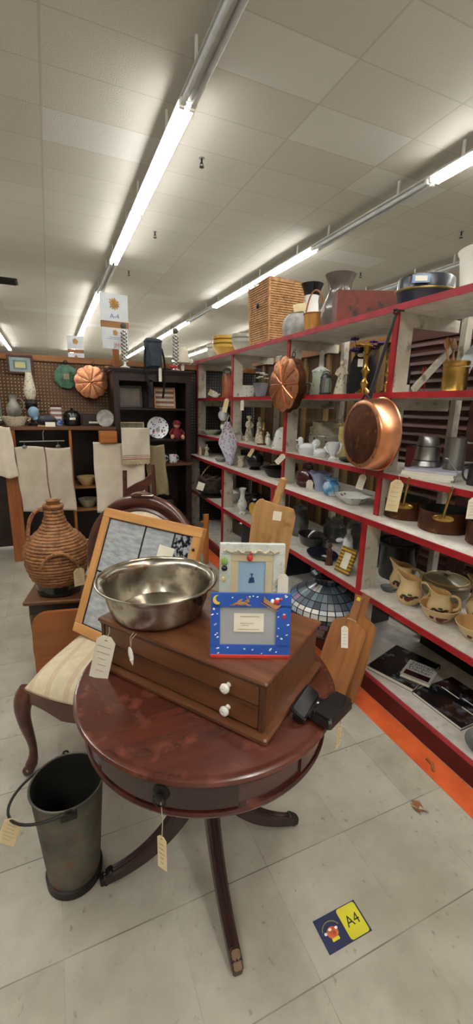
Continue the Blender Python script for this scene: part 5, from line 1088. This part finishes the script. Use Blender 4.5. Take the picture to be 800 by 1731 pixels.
def hen(label, loc, k, rz):
    t = thing('hen_dish', label, 'covered dish', loc, rz, 'white glass hen dishes')
    part('basket_base', G().vessel([(.05*k, 0), (.055*k, .005*k), (.068*k, .035*k)], .004, 28, sy=.7), milk, t)
    b_ = part('lid', G().ball((0, 0, .045*k), (.062*k, .042*k, .032*k)).ball((.055*k, 0, .075*k), (.028*k, .014*k, .03*k), rot=Matrix.Rotation(.5, 3, 'Y')), milk, t)
    part('head', G().ball((-.05*k, 0, .095*k), (.020*k, .016*k, .020*k)).tube([(-.045*k, 0, .06*k), (-.05*k, 0, .095*k)], .018*k, 8).ball((-.072*k, 0, .092*k), (.01*k, .005*k, .005*k), n=8), milk, b_); return t
hen('larger white glass hen on a nest in front of the stoneware crock', (1.655, 2.535, Z), 1.05, R_(-35)); hen('smaller white glass hen on a nest right of the larger hen', (1.66, 2.385, Z), .75, R_(-35))
item('two_handled_cup', 'white two-handled loving cup right of the small glass hen', 'cup', (1.655, 2.235, Z), [(.028, 0), (.03, .006), (.014, .02), (.03, .045), (.040, .08), (.042, .11)], milk, .003, 24, R_(-60), None, [(.036, .10, .022, .04, .03, .005, 0, 0), (.036, .10, .022, .04, .03, .005, 0, pi)])
t = thing('ceramic_bottle', 'slender yellow-green ceramic figural bottle beside the crock', 'bottle', (1.79, 2.33, Z), 0); part('body', G().lathe([(0, 0), (.035, 0), (.042, .04), (.036, .08), (.018, .10), (.026, .13), (.026, .20), (.012, .23), (0, .235)], 24), mat('yellow_green_glaze', 'b7a862', 'd0c594', .3, scale=9, coat=.4), t); part('spout', G().tube([(.02, 0, .20), (-.04, -.0, .225)], .008, 8), yellowg, t)
for k in range(3): one('saucer', G().lathe([(0, 0), (.04, 0), (.07, .009), (.0705, .011), (.04, .004), (0, .003)], 28), greenm if k % 2 else navy, ['dark saucer at the bottom of the small stack', 'green saucer in the middle of the small stack', 'dark saucer on top of the small stack'][k], 'saucer', (1.70, 2.115, Z+.0045*k+.001*k), 0, 'small saucer stack on the third board')
one('agate_slice', G().lathe([(0, 0), (.062, 0), (.066, .008), (.06, .016), (0, .016)], 28, fn=lambda r, z, a: (r*(1+.05*sin(3*a)), z)), mat('orange_stone', 'b98a52', '8a5c30', .3, scale=18, c3='d8c29a'), 'orange-brown polished stone slice leaning by the hanging pan', 'stone slice', (0, 0, 0), mw=Matrix.Translation((1.63, 2.00, Z+.062)) @ Matrix.Rotation(R_(20), 4, 'Z') @ Matrix.Rotation(R_(72), 4, 'Y'))
# papers and pewter
pm = basis((1.715, 1.49, Z), (.36, -.93, 0)); z = 0
for k in range(4):
    h = (.010, .012, .009, .012)[k]; one('paper_pad', G().box((0, 0, h/2), (.25-.004*k, .23, h), bev=.001), [paper, white_pl, paper, mat('violet_white_paper', 'c9c8da', 'b9b8cc', .6)][k], ['cream edged pad at the bottom of the paper stack', 'white pad second from the bottom of the paper stack', 'cream pad third from the bottom of the paper stack', 'violet-white pad on top of the paper stack'][k], 'paper pad', mw=pm @ Matrix.Translation((.004*k, .003*k, z)) @ Matrix.Rotation(R_((-2, 1.5, -1, 2)[k]), 4, 'Z'), group='stack of paper pads on the third board'); z += h+.0004
ZP = Z+z+.0004
t = thing('pewter_pot', 'wide based grey pewter pot upside down on the paper stack', 'pot', (1.735, 1.565, ZP), 0)
part('body', G().lathe([(0, 0), (.070, 0), (.072, .006), (.062, .03), (.060, .035), (.054, .10), (.055, .105), (.048, .145), (.044, .15), (0, .152)], 36), pewter, t)
for z_, r_ in ((.032, .0625), (.102, .0555)): part('raised_ring', G().tube([(r_*cos(2*pi*i/36), r_*sin(2*pi*i/36), z_) for i in range(36)], .0025, 6, 0, True), pewter_d, t)
t = thing('pewter_tankard', 'tall pewter tankard with square handle right of the wide pewter pot', 'tankard', (1.775, 1.435, ZP), R_(-50))
part('body', G().vessel([(.048, 0), (.05, .006), (.046, .02), (.044, .14), (.047, .15)], .003, 32), pewter, t); part('handle', G().tube([(.044, 0, .13), (.085, 0, .13), (.085, 0, .04), (.046, 0, .035)], .006, 8, flat=.6), pewter, t)
one('red_box', G().box((0, 0, .06), (.10, .16, .12), bev=.003), mat('deep_red_card', '6d1418', '540e12', .6), 'deep red box behind the pewter pot', 'box', (1.93, 1.79-.02, Z), 0)
t = item('pewter_mug', 'dark small pewter mug with white label right of the paper stack', 'mug', (1.72, 1.265, Z), [(.036, 0), (.038, .006), (.036, .08), (.039, .09)], pewter_d, .003, 28, 0, None, [(.036, .08, .034, .02, .035, .005, 0, R_(150))]); part('label', G().box((-.022, -.032, .055), (.034, .003, .022), 0, Matrix.Rotation(R_(-35), 3, 'Z')), paper, t)
t = item('pewter_canister', 'large dark pewter canister with white label at the right edge of the third board', 'canister', (1.79, 1.165, Z), [(.056, 0), (.058, .006), (.056, .13), (.06, .145)], pewter_d, .003, 32); part('label', G().box((-.035, -.049, .125), (.05, .003, .025), 0, Matrix.Rotation(R_(-35), 3, 'Z')), paper, t)
t = thing('silver_spoon_rest', 'pale silver spoon leaning against the dark pewter mug', 'spoon', (1.655, 1.325, Z), 0); part('stem', G().tube([(0, 0, .004), (.006, -.01, .05), (-.006, .04, .10)], .003, 6), pewter, t); part('bowl_end', G().ball((-.008, .048, .105), (.006, .014, .008)), pewter, t)
# ================================================================= COUNTER BOARD
Z = CT+.0005
figurine('shepherd_figurine', 'white and brown figurine at the far end of the counter board', 'figurine', (1.60, 4.50, Z), .14, flor_o, 0, 'figurines at the far end of the counter board')
t = thing('shell_figurine', 'pale cone shell standing beside the far figurine on the counter board', 'shell', (1.56, 4.62, Z), 0); part('shell', G().lathe([(0, 0), (.03, 0), (.026, .04), (.012, .09), (0, .11)], 18, fn=lambda r, z, a: (r*(1+.1*sin(a+z*60)), z)), creamc, t)
one('clear_glass_dish', G().vessel([(.04, 0), (.05, .01), (.06, .03)], .004, 28), clearg, 'small glass dish on the counter board beneath the hanging grey cloth', 'dish', (1.58, 4.02, Z), 0)
item('small_floral_vase', 'small cream and brown patterned vase left of the black ball pot', 'vase', (1.62, 3.60, Z), [(.026, 0), (.034, .015), (.03, .05), (.026, .08), (.036, .105)], flor_o, .003, 24)
t = thing('black_ball_pot', 'round black glazed pot with lid on the counter board', 'pot', (1.68, 3.42, Z), 0); part('body', G().lathe([(0, 0), (.05, 0), (.055, .01), (.04, .02), (.075, .05), (.085, .09), (.07, .13), (.04, .145), (0, .15)], 32), blackc, t); part('knob', G().ball((0, 0, .155), .014), blackc, t)
t = thing('black_wire_basket', 'wide low black basket with thin handle on the counter board', 'basket', (1.72, 3.02, Z), 0); part('body', G().vessel([(.10, 0), (.11, .01), (.15, .07)], .005, 36), iron, t); part('handle', G().tube([(-.15*cos(pi*i/20), -.02, .07+.055*sin(pi*i/20)) for i in range(21)], .003, 6), iron, t)
t = thing('maroon_purse_vase', 'dark maroon ceramic purse shaped vase with white tag', 'vase', (1.665, 2.53, Z), R_(-35)); part('body', G().lathe([(0, 0), (.05, 0), (.075, .02), (.082, .06), (.065, .11), (.035, .135), (0, .14)], 32, sy=.62), maroon, t); part('loop_handle', G().tube([(.035*cos(a), 0, .13+.035*sin(a)) for a in [pi*i/14 for i in range(15)]], .008, 8), maroon, t); part('tag', G().prism([(-.002, -.0), (.046, 0), (.046, .045), (.034, .062), (.010, .062), (-.002, .045)], -.056, -.054, ax='y'), paper, t, 'arched white tag')
t = thing('ruffled_vase', 'pale blue lilac ruffled fan vase on the counter board', 'vase', (1.67, 2.375, Z), R_(-30)); part('body', G().vessel([(.028, 0), (.032, .01), (.038, .05), (.058, .10), (.082, .13)], .003, 60, fn=lambda r, z, a: (r*(1+.10*sin(a*6)*(z/.13)**2), z+.006*sin(a*6)*(z/.13)**2)), lilac, t)
item('blue_white_vase', 'squat blue and white vase with wide flared lip on the counter board', 'vase', (1.645, 2.215, Z), [(.028, 0), (.036, .006), (.055, .035), (.058, .06), (.045, .085), (.034, .098), (.048, .112), (.054, .114)], bluew, .003, 36)
item('scalloped_floral_bowl', 'shallow white scalloped bowl with purple flowers on the counter board', 'bowl', (1.64, 1.985, Z), [(.045, 0), (.05, .006), (.085, .035), (.112, .052)], floral_mat('purple_floral_china', 'dfe3dd', ['6f5878', '84718c', '8aa08a'], 30, .2), .003, 48, fn=lambda r, z, a: (r*(1+.035*sin(a*10)*(z/.05)), z))
def saucepan(label, loc, ha, up_=True):
    t = thing('copper_saucepan', label, 'saucepan', loc, ha, 'copper saucepans on the counter board')
    part('body', G().vessel([(.108, 0), (.112, .004), (.113, .095), (.116, .1)], .003, 56, mi=1), [copper_d, mat('dark_tinned_inside', '4a5552', '363f3d', .45, .6)], t)
    g = G(); g.x = Matrix.Translation((.1135, 0, .078)) @ Matrix.Rotation(pi/2, 4, 'Y'); g.lathe([(0, -.002), (.040, -.002), (.041, .002), (.036, .005), (0, .006)], 28, sx=.42, sy=1.1); b_ = part('handle_plate', g, brass, t, 'oval brass handle plate')
    for s in (-1, 0, 1): part('rivet', G().ball((.12, s*.024, .078), .004, n=8), brass, b_)
    if up_: part('handle', G().tube(bez((.118, 0, .085), (.15, .003, .12), (.165, .010, .16), (.20, .02, .235), 10), [.011, .010, .0095, .009, .009, .009, .0095, .010, .011, .012, .011], 10, flat=.6), brass_d, t, 'aged brass handle')
    return t
saucepan('tarnished copper saucepan behind the big cream tag, leftmost of the three', (1.715, 1.64, Z), R_(-142)); saucepan('tarnished copper saucepan with raised brass handle, middle of the three', (1.70, 1.385, Z), R_(-142)); saucepan('tarnished copper saucepan at the right edge, nearest of the three', (1.72, 1.135, Z), R_(-142))
# ================================================================= LOW BOARD
Z = LO+.0005
one('white_basin', G().vessel([(.08, 0), (.09, .01), (.12, .09), (.13, .11)], .004, 36), porc, 'white basin on the low board behind the dark metal bag', 'basin', (1.68, 3.93, Z), 0)
t = thing('metal_mesh_purse', 'dark brown patterned bucket bag with braided handle and white tag', 'bag', (1.56, 4.22, Z), R_(-25))
part('body', G().lathe([(0, 0.03), (.10, .03), (.15, .06), (.165, .12), (.15, .18), (.13, .19), (0, .18)], 36, sy=.6), mat('bronze_mesh', '4a3f35', '2c2622', .35, .5, 20, bump=.2), t); part('ruffled_top', G().tube([(.135*cos(a), .075*sin(a), .20+.012*sin(a*7)) for a in [2*pi*i/60 for i in range(60)]], .022, 8, 0, True), mat('brown_ruffle', '4a2d28', '33201d', .7), t); part('foot', G().lathe([(0, 0), (.15, 0), (.16, .012), (.11, .03), (0, .03)], 32, sy=.6), iron, t)
part('tag', G().box((-.11, -.105, .13), (.075, .003, .085), 0, Matrix.Rotation(R_(18), 3, 'Y')), paper, t, 'white square tag'); part('braided_handle', twist(bez((-.13, -.03, .18), (-.10, -.03, .30), (.04, -.02, .40), (.10, .0, .42), 10), .006), brass_d, t)
item('slender_floral_vase', 'tall slender white vase with small blue flowers on the low board', 'vase', (1.565, 3.42, Z), [(.032, 0), (.034, .02), (.026, .03), (.046, .075), (.044, .11), (.022, .15), (.019, .20), (.034, .235), (.035, .24)], flor_w, .003, 32)
one('pale_yellow_plate', G().lathe([(0, 0), (.06, 0), (.075, .01), (.0755, .012), (.05, .004), (0, .003)], 28), yellowg, 'pale yellow plate leaning right of the slender vase', 'plate', mw=Matrix.Translation((1.60, 3.22, Z+.079)) @ Matrix.Rotation(R_(-100), 4, 'Y') @ Matrix.Rotation(.2, 4, 'X'))
t = thing('black_lidded_pot', 'wide black pot with label behind the slender vase', 'pot', (1.76, 3.52, Z), 0); part('body', G().lathe([(0, 0), (.10, 0), (.12, .02), (.125, .11), (.13, .115), (0, .12)], 32), blackc, t); part('lid', G().lathe([(.128, .118), (.12, .135), (.03, .15), (.03, .165), (0, .17)], 32), blackc, t); part('label', G().box((-.06, -.113, .07), (.05, .003, .02), 0, Matrix.Rotation(R_(-28), 3, 'Z')), paper, t)
def jar(label, loc, r, h, lid=True):
    t = thing('glass_jar', label, 'jar', loc, 0, 'clear glass jars on the low board'); part('glass_body', G().lathe([(0, 0), (r*.9, 0), (r, .01), (r, h*.8), (r*.75, h*.9), (r*.75, h), (r*.70, h), (r*.70, h*.88), (r*.94, h*.78), (r*.94, .014), (0, .010)], 28, close=True), clearg, t)
    if lid: part('lid', G().lathe([(0, h), (r*.8, h), (r*.8, h+.015), (r*.2, h+.02), (r*.2, h+.035), (0, h+.036)], 24), clearg, t)
jar('tall lidded glass jar at the left of the dark glassware', (1.72, 2.68, Z), .07, .21); jar('short wide glass jar behind the navy plate', (1.885, 2.46, Z), .08, .15); jar('tall glass jar behind the white bottle', (1.88, 2.24, Z), .06, .20); jar('glass jar behind the yellow striped frame', (1.90, 2.08, Z), .07, .17); jar('small open glass jar right of the white bottle', (1.83, 1.94, Z), .045, .12, False)
one('glass_casserole', G().vessel([(.11, 0), (.12, .01), (.14, .07)], .006, 36, sy=.7), mat('smoky_glass', '2c2b2a', '1e1d1d', .1, coat=.6), 'smoky dark glass casserole left of the navy plate', 'casserole', (1.69, 2.44, Z), R_(90))
one('navy_oval_plate', G().lathe([(0, 0), (.075, 0), (.10, .012), (.13, .02), (.131, .023), (.10, .016), (.07, .006), (0, .005)], 44, sy=.75).box((-.03, -.01, .009), (.045, .03, .001), 1, Matrix.Rotation(.4, 3, 'Z')), [navy, paper], 'navy blue oval plate with small white tag on the low board', 'plate', (1.605, 2.20, Z), R_(80))
t = thing('milk_glass_bottle', 'white milk glass figural bottle behind the yellow striped frame', 'bottle', (1.72, 2.09, Z), 0); part('body', G().lathe([(0, 0), (.045, 0), (.042, .05), (.034, .10), (.030, .14), (.02, .165), (.014, .175), (.014, .205), (.018, .21), (0, .215)], 24), milk, t); part('side_arm', G().ball((-.045, .03, .13), (.03, .014, .016)), milk, t)
t = thing('brown_figurine', 'small dark brown standing figurine left of the yellow striped frame', 'figurine', (1.555, 2.055, Z), 0); part('base', G().lathe([(0, 0), (.026, 0), (.024, .012), (0, .012)], 18), brownw, t); part('body', G().lathe([(0, .012), (.020, .012), (.016, .06), (.020, .09), (.008, .11), (0, .11)], 18), chairw, t); part('head', G().ball((0, 0, .125), .014), chairw, t)
yst = stripes_mat('yellow_black_stripes', 'c79a26', '3a2c14', 2, .021, .42, rough=.5)
M = basis((1.535, 1.965, Z+.002), (.10, -.99, 0), (.40, -.10, 1)); t = thing('picture_frame', 'yellow and dark striped picture frame standing on the low board', 'picture frame', mw=M); part('frame', rect_frame(.118, .158, .028, .014), yst, t); part('card', G().box((.059, .002, .079), (.066, .003, .106)), paper, t, 'white card in the frame'); part('easel_back', G().box((.059, .03, .06), (.03, .003, .11), rot=Matrix.Rotation(R_(-22), 3, 'X')), blackp, t)
t = thing('black_crock', 'large open black glazed crock on the low board behind the cream pitchers', 'crock', (1.83, 1.80-.04, Z), 0); part('body', G().vessel([(.10, 0), (.105, .01), (.112, .19), (.12, .20), (.12, .215)], .008, 44), blackc, t)
one('glass_ashtray', G().vessel([(.035, 0), (.04, .004), (.045, .02)], .006, 24), clearg, 'small clear glass ashtray left of the cream pitchers', 'ashtray', (1.635, 1.612, Z), 0)
def apples(g, r, z, a0, k=1.0):
    for da, dz, s, m in ((0, 0, .016, 1), (.30, .006, .012, 1), (-.28, .012, .013, 2), (.62, .012, .013, 2), (.16, .022, .010, 2), (-.5, 0, .010, 1)):
        a = a0+da; g.x = Matrix.Rotation(a, 4, 'Z') @ Matrix.Translation((r, 0, z+dz*k)); g.ball((0, 0, 0), (.0025, s*k*(1 if m == 1 else 1.15), s*k*(.9 if m == 1 else .55)), m, 12)
    g.x = Matrix(); return g
def pitcher(label, loc, k, rz, deco=R_(-30)):
    t = thing('cream_pitcher', label, 'pitcher', loc, rz, 'cream pitchers with painted apples')
    def f(r, z, a):
        q = max(0, z/k-.09)/.045; c = max(0, cos(a-pi))**4; b = max(0, cos(a))**2
        return r*(1+.55*c*q*(r > .02*k))+0, z+(.030*c-.006*b)*q*k
    g = G().vessel([(.038*k, 0), (.044*k, .006*k), (.058*k, .03*k), (.062*k, .055*k), (.052*k, .085*k), (.043*k, .10*k), (.044*k, .125*k), (.047*k, .135*k)], .005*k, 40, mi=3, fn=f)
    body = part('body', apples(g, .0605*k, .045*k, R_(215)-rz, k), [creamc, apple_r, leaf_g, inner_cream], t)
    part('handle', loop_handle(G(), .044*k, .118*k, .056*k, .045*k, .055*k, .0075*k), creamc, t); return t
PR = R_(-48)
pitcher('smaller cream pitcher behind, leaning over the front apple pitcher', (1.71, 1.60, Z), 1.05, PR); pitcher('cream pitcher with red apples at the left front of the low board', (1.62, 1.455, Z), 1.02, PR)
def abowl(label, loc, k):
    t = thing('cream_bowl', label, 'bowl', loc, 0, 'cream bowls with painted apples'); part('body', apples(G().vessel([(.045*k, 0), (.05*k, .005), (.075*k, .035*k), (.088*k, .065*k), (.091*k, .07*k)], .006, 40, mi=3), .074*k, .034*k, R_(-135), 1.15), [creamc, apple_r, leaf_g, inner_cream], t); return t
abowl('cream bowl with painted apple holding a small pitcher', (1.625, 1.275, Z), 1.0); pitcher('small cream pitcher standing inside the apple bowl', (1.635, 1.285, Z+.008), .92, PR); abowl('cream bowl with yellow and red painted fruit at the right edge', (1.635, 1.085, Z), .98)
t = thing('covered_casserole', 'brown lidded bean casserole with cream rim behind the apple bowl', 'casserole', (1.87, 1.45, Z), 0); part('base', G().lathe([(0, 0), (.09, 0), (.115, .03), (.118, .075), (0, .08)], 40), mat('brown_casserole', '9c8f73', '7d7158', .3, coat=.4), t); l = part('lid', G().lathe([(.119, .078), (.12, .086), (.10, .098), (.06, .112), (0, .118)], 40), mat('olive_lid', 'aaa080', '8c8264', .35, coat=.4), t); part('lid_rim', G().tube([(.105*cos(2*pi*i/40), .105*sin(2*pi*i/40), .097) for i in range(40)], .006, 8, 0, True), creamc, l, 'cream rim line'); part('knob', G().lathe([(0, .115), (.012, .118), (.022, .132), (.01, .14), (0, .14)], 18), mat('olive_lid2', '958c70'), l)
pitcher('largest cream pitcher with green leaves at the right edge', (1.80, 1.17, Z), 1.35, PR)
# ================================================================= BASE BOARD
Z = BS+.0005
dkb = mat('dark_photo_cover', '15161a', '4b2a22', .2, scale=7, coat=.5, lo=.45, hi=.7, c3='5d6068'); dkb2 = mat('dark_red_photo_cover', '2a1718', '14151a', .2, scale=6, coat=.5, c3='6c7078')
def book(label, loc, w, d, th, rz, cover, title=None, cat='book', group=None):
    t = thing('book', label, cat, loc, rz, group); part('cover', G().box((0, 0, th-.001), (w, d, .002)).box((0, 0, .001), (w, d, .002)).box((0, d/2-.001, th/2), (w, .002, th)), cover, t); part('pages', G().box((0, -.003, th/2), (w-.008, d-.010, th-.004)), paper, t); return t
b_ax = R_(-72)
book('large dark red picture book lying on the base board', (1.69, 1.49, Z), .262, .32, .022, b_ax, dkb2, group='large picture books on the base board'); b2 = book('large glossy black picture book lying at the right on the base board', (1.72, 1.18, Z), .275, .29, .016, R_(-88), dkb, group='large picture books on the base board')
sb = book('small square book with blue lettering lying across the two large books', (1.70, 1.395, Z+.0225), .15, .165, .018, R_(-63), mat('pale_book_cover', 'b9b6ab', 'a8a59a', .5))
part('dark_red_block', G().box((0, -.045, .0184), (.125, .045, .0008)), maroon, sb, 'dark red block under the title')
for k, s in enumerate(('Nathan', 'Franklin', 'Decker')): text(s, .038, mat('title_blue', '35385e', '2b2e52', .6), sb, (0, .058-.027*k, .0185), (0, 0, 0), depth=.0003)
text('Gleason', .022, porc, sb, (0, -.034, .0189), (0, 0, 0), depth=.0003) if 0 else None
for k, s in enumerate(((-.05, .08, .10), (.04, .10, .07), (.09, .04, .09))): part('white_title_line', G().box((s[0], s[1]-.06, .0165), (s[2], .006, .0006)), paper, b2)
one('glass_plate', G().vessel([(.06, 0), (.07, .006), (.11, .03)], .004, 36), clearg, 'clear glass plate at the right front of the base board', 'plate', (1.60, .90, Z), 0)
t = thing('dark_filler_panel', 'dark grey framed panel added to darken the base bay behind the books', 'panel', mw=basis((1.995, 1.66, Z), (0, -1, 0), (.06, 0, 1))); part('frame', rect_frame(.66, .36, .04, .02), darkw, t); part('dark_sheet', G().box((.33, .002, .18), (.59, .006, .29)), mat('dark_blue_sheet', '20242e', '171a22', .25, coat=.4), t)  # dark panel added to deepen the shade of the low bay
t = thing('dark_filler_box', 'black box added to darken the base bay behind the glass shade', 'filler box', (1.91, 2.25, Z), 0); part('body', G().box((0, 0, .14), (.20, .62, .28), bev=.01), blackc, t); part('lid', G().box((0, 0, .295), (.21, .63, .02), bev=.005), blackp, t)  # dark block added so the bay behind the lamp shade stays dim
t = thing('dark_filler_box', 'dark blue and black box added to darken the far base bay', 'filler box', (1.80, 3.2, Z), 0); part('body', G().box((0, 0, .15), (.36, .7, .30), bev=.01), navy, t); part('lid', G().box((0, 0, .315), (.37, .71, .02), bev=.005), blackp, t)  # another added dark block, fills the far bay with shade
# ================================================================= TAGS ON THE SHELF EDGES
for (loc, w_, h_, rz, tl, lb, m) in (
    ((1.555, 3.80, 1.592), .045, .13, -25, 12, 'long cream tag hanging from the second board by the far post', paper_c), ((1.555, 3.46, 1.575), .03, .085, -25, 0, 'narrow white tag hanging from the second board above the figurines', paper),
    ((1.555, 3.19, 1.178), .03, .075, -25, 30, 'tilted cream tag on the edge of the third board below the candle holder', paper_c), ((1.555, 2.66, 1.185), .04, .085, -25, 42, 'tilted white tag on the edge of the third board at the middle post', paper),
    ((1.552, 1.80, 1.175), .04, .085, -30, 14, 'white tag hanging under the big copper pan', paper), ((1.54, 1.54, 1.19), .062, .16, -30, 6, 'big cream handwritten tag hanging over the leftmost saucepan', paper_c), ((1.55, 1.13, 1.185), .05, .09, -30, 0, 'white round-topped tag at the right end of the third board', paper)):
    hang_tag(loc, w_, h_, R_(rz), lb, m, R_(tl), .015)
t = thing('hanging_pot_holder', 'grey and white patterned fabric hanging diamond shaped on the far post', 'fabric hanging', mw=basis((1.50, 3.62, 1.17), (.92, -.38, 0)))
g = G().surf(lambda u, v: ((-.095+.19*u)*(1.02-abs(v-.48)*1.75)+.03*(v-.5), .012*sin(u*7)+.01*sin(v*6), .20-.40*v), 16, 24); solid(part('cloth', g, floral_mat('grey_print_cloth', 'b9b8c4', ['8d8fa0', 'a06a78', '9a9cac'], 55, .3), t), .008)
part('hanging_cord', G().tube([(-.02, 0, .20), (0, .02, .26), (.03, .03, .20)], .003, 6), stringm, t)
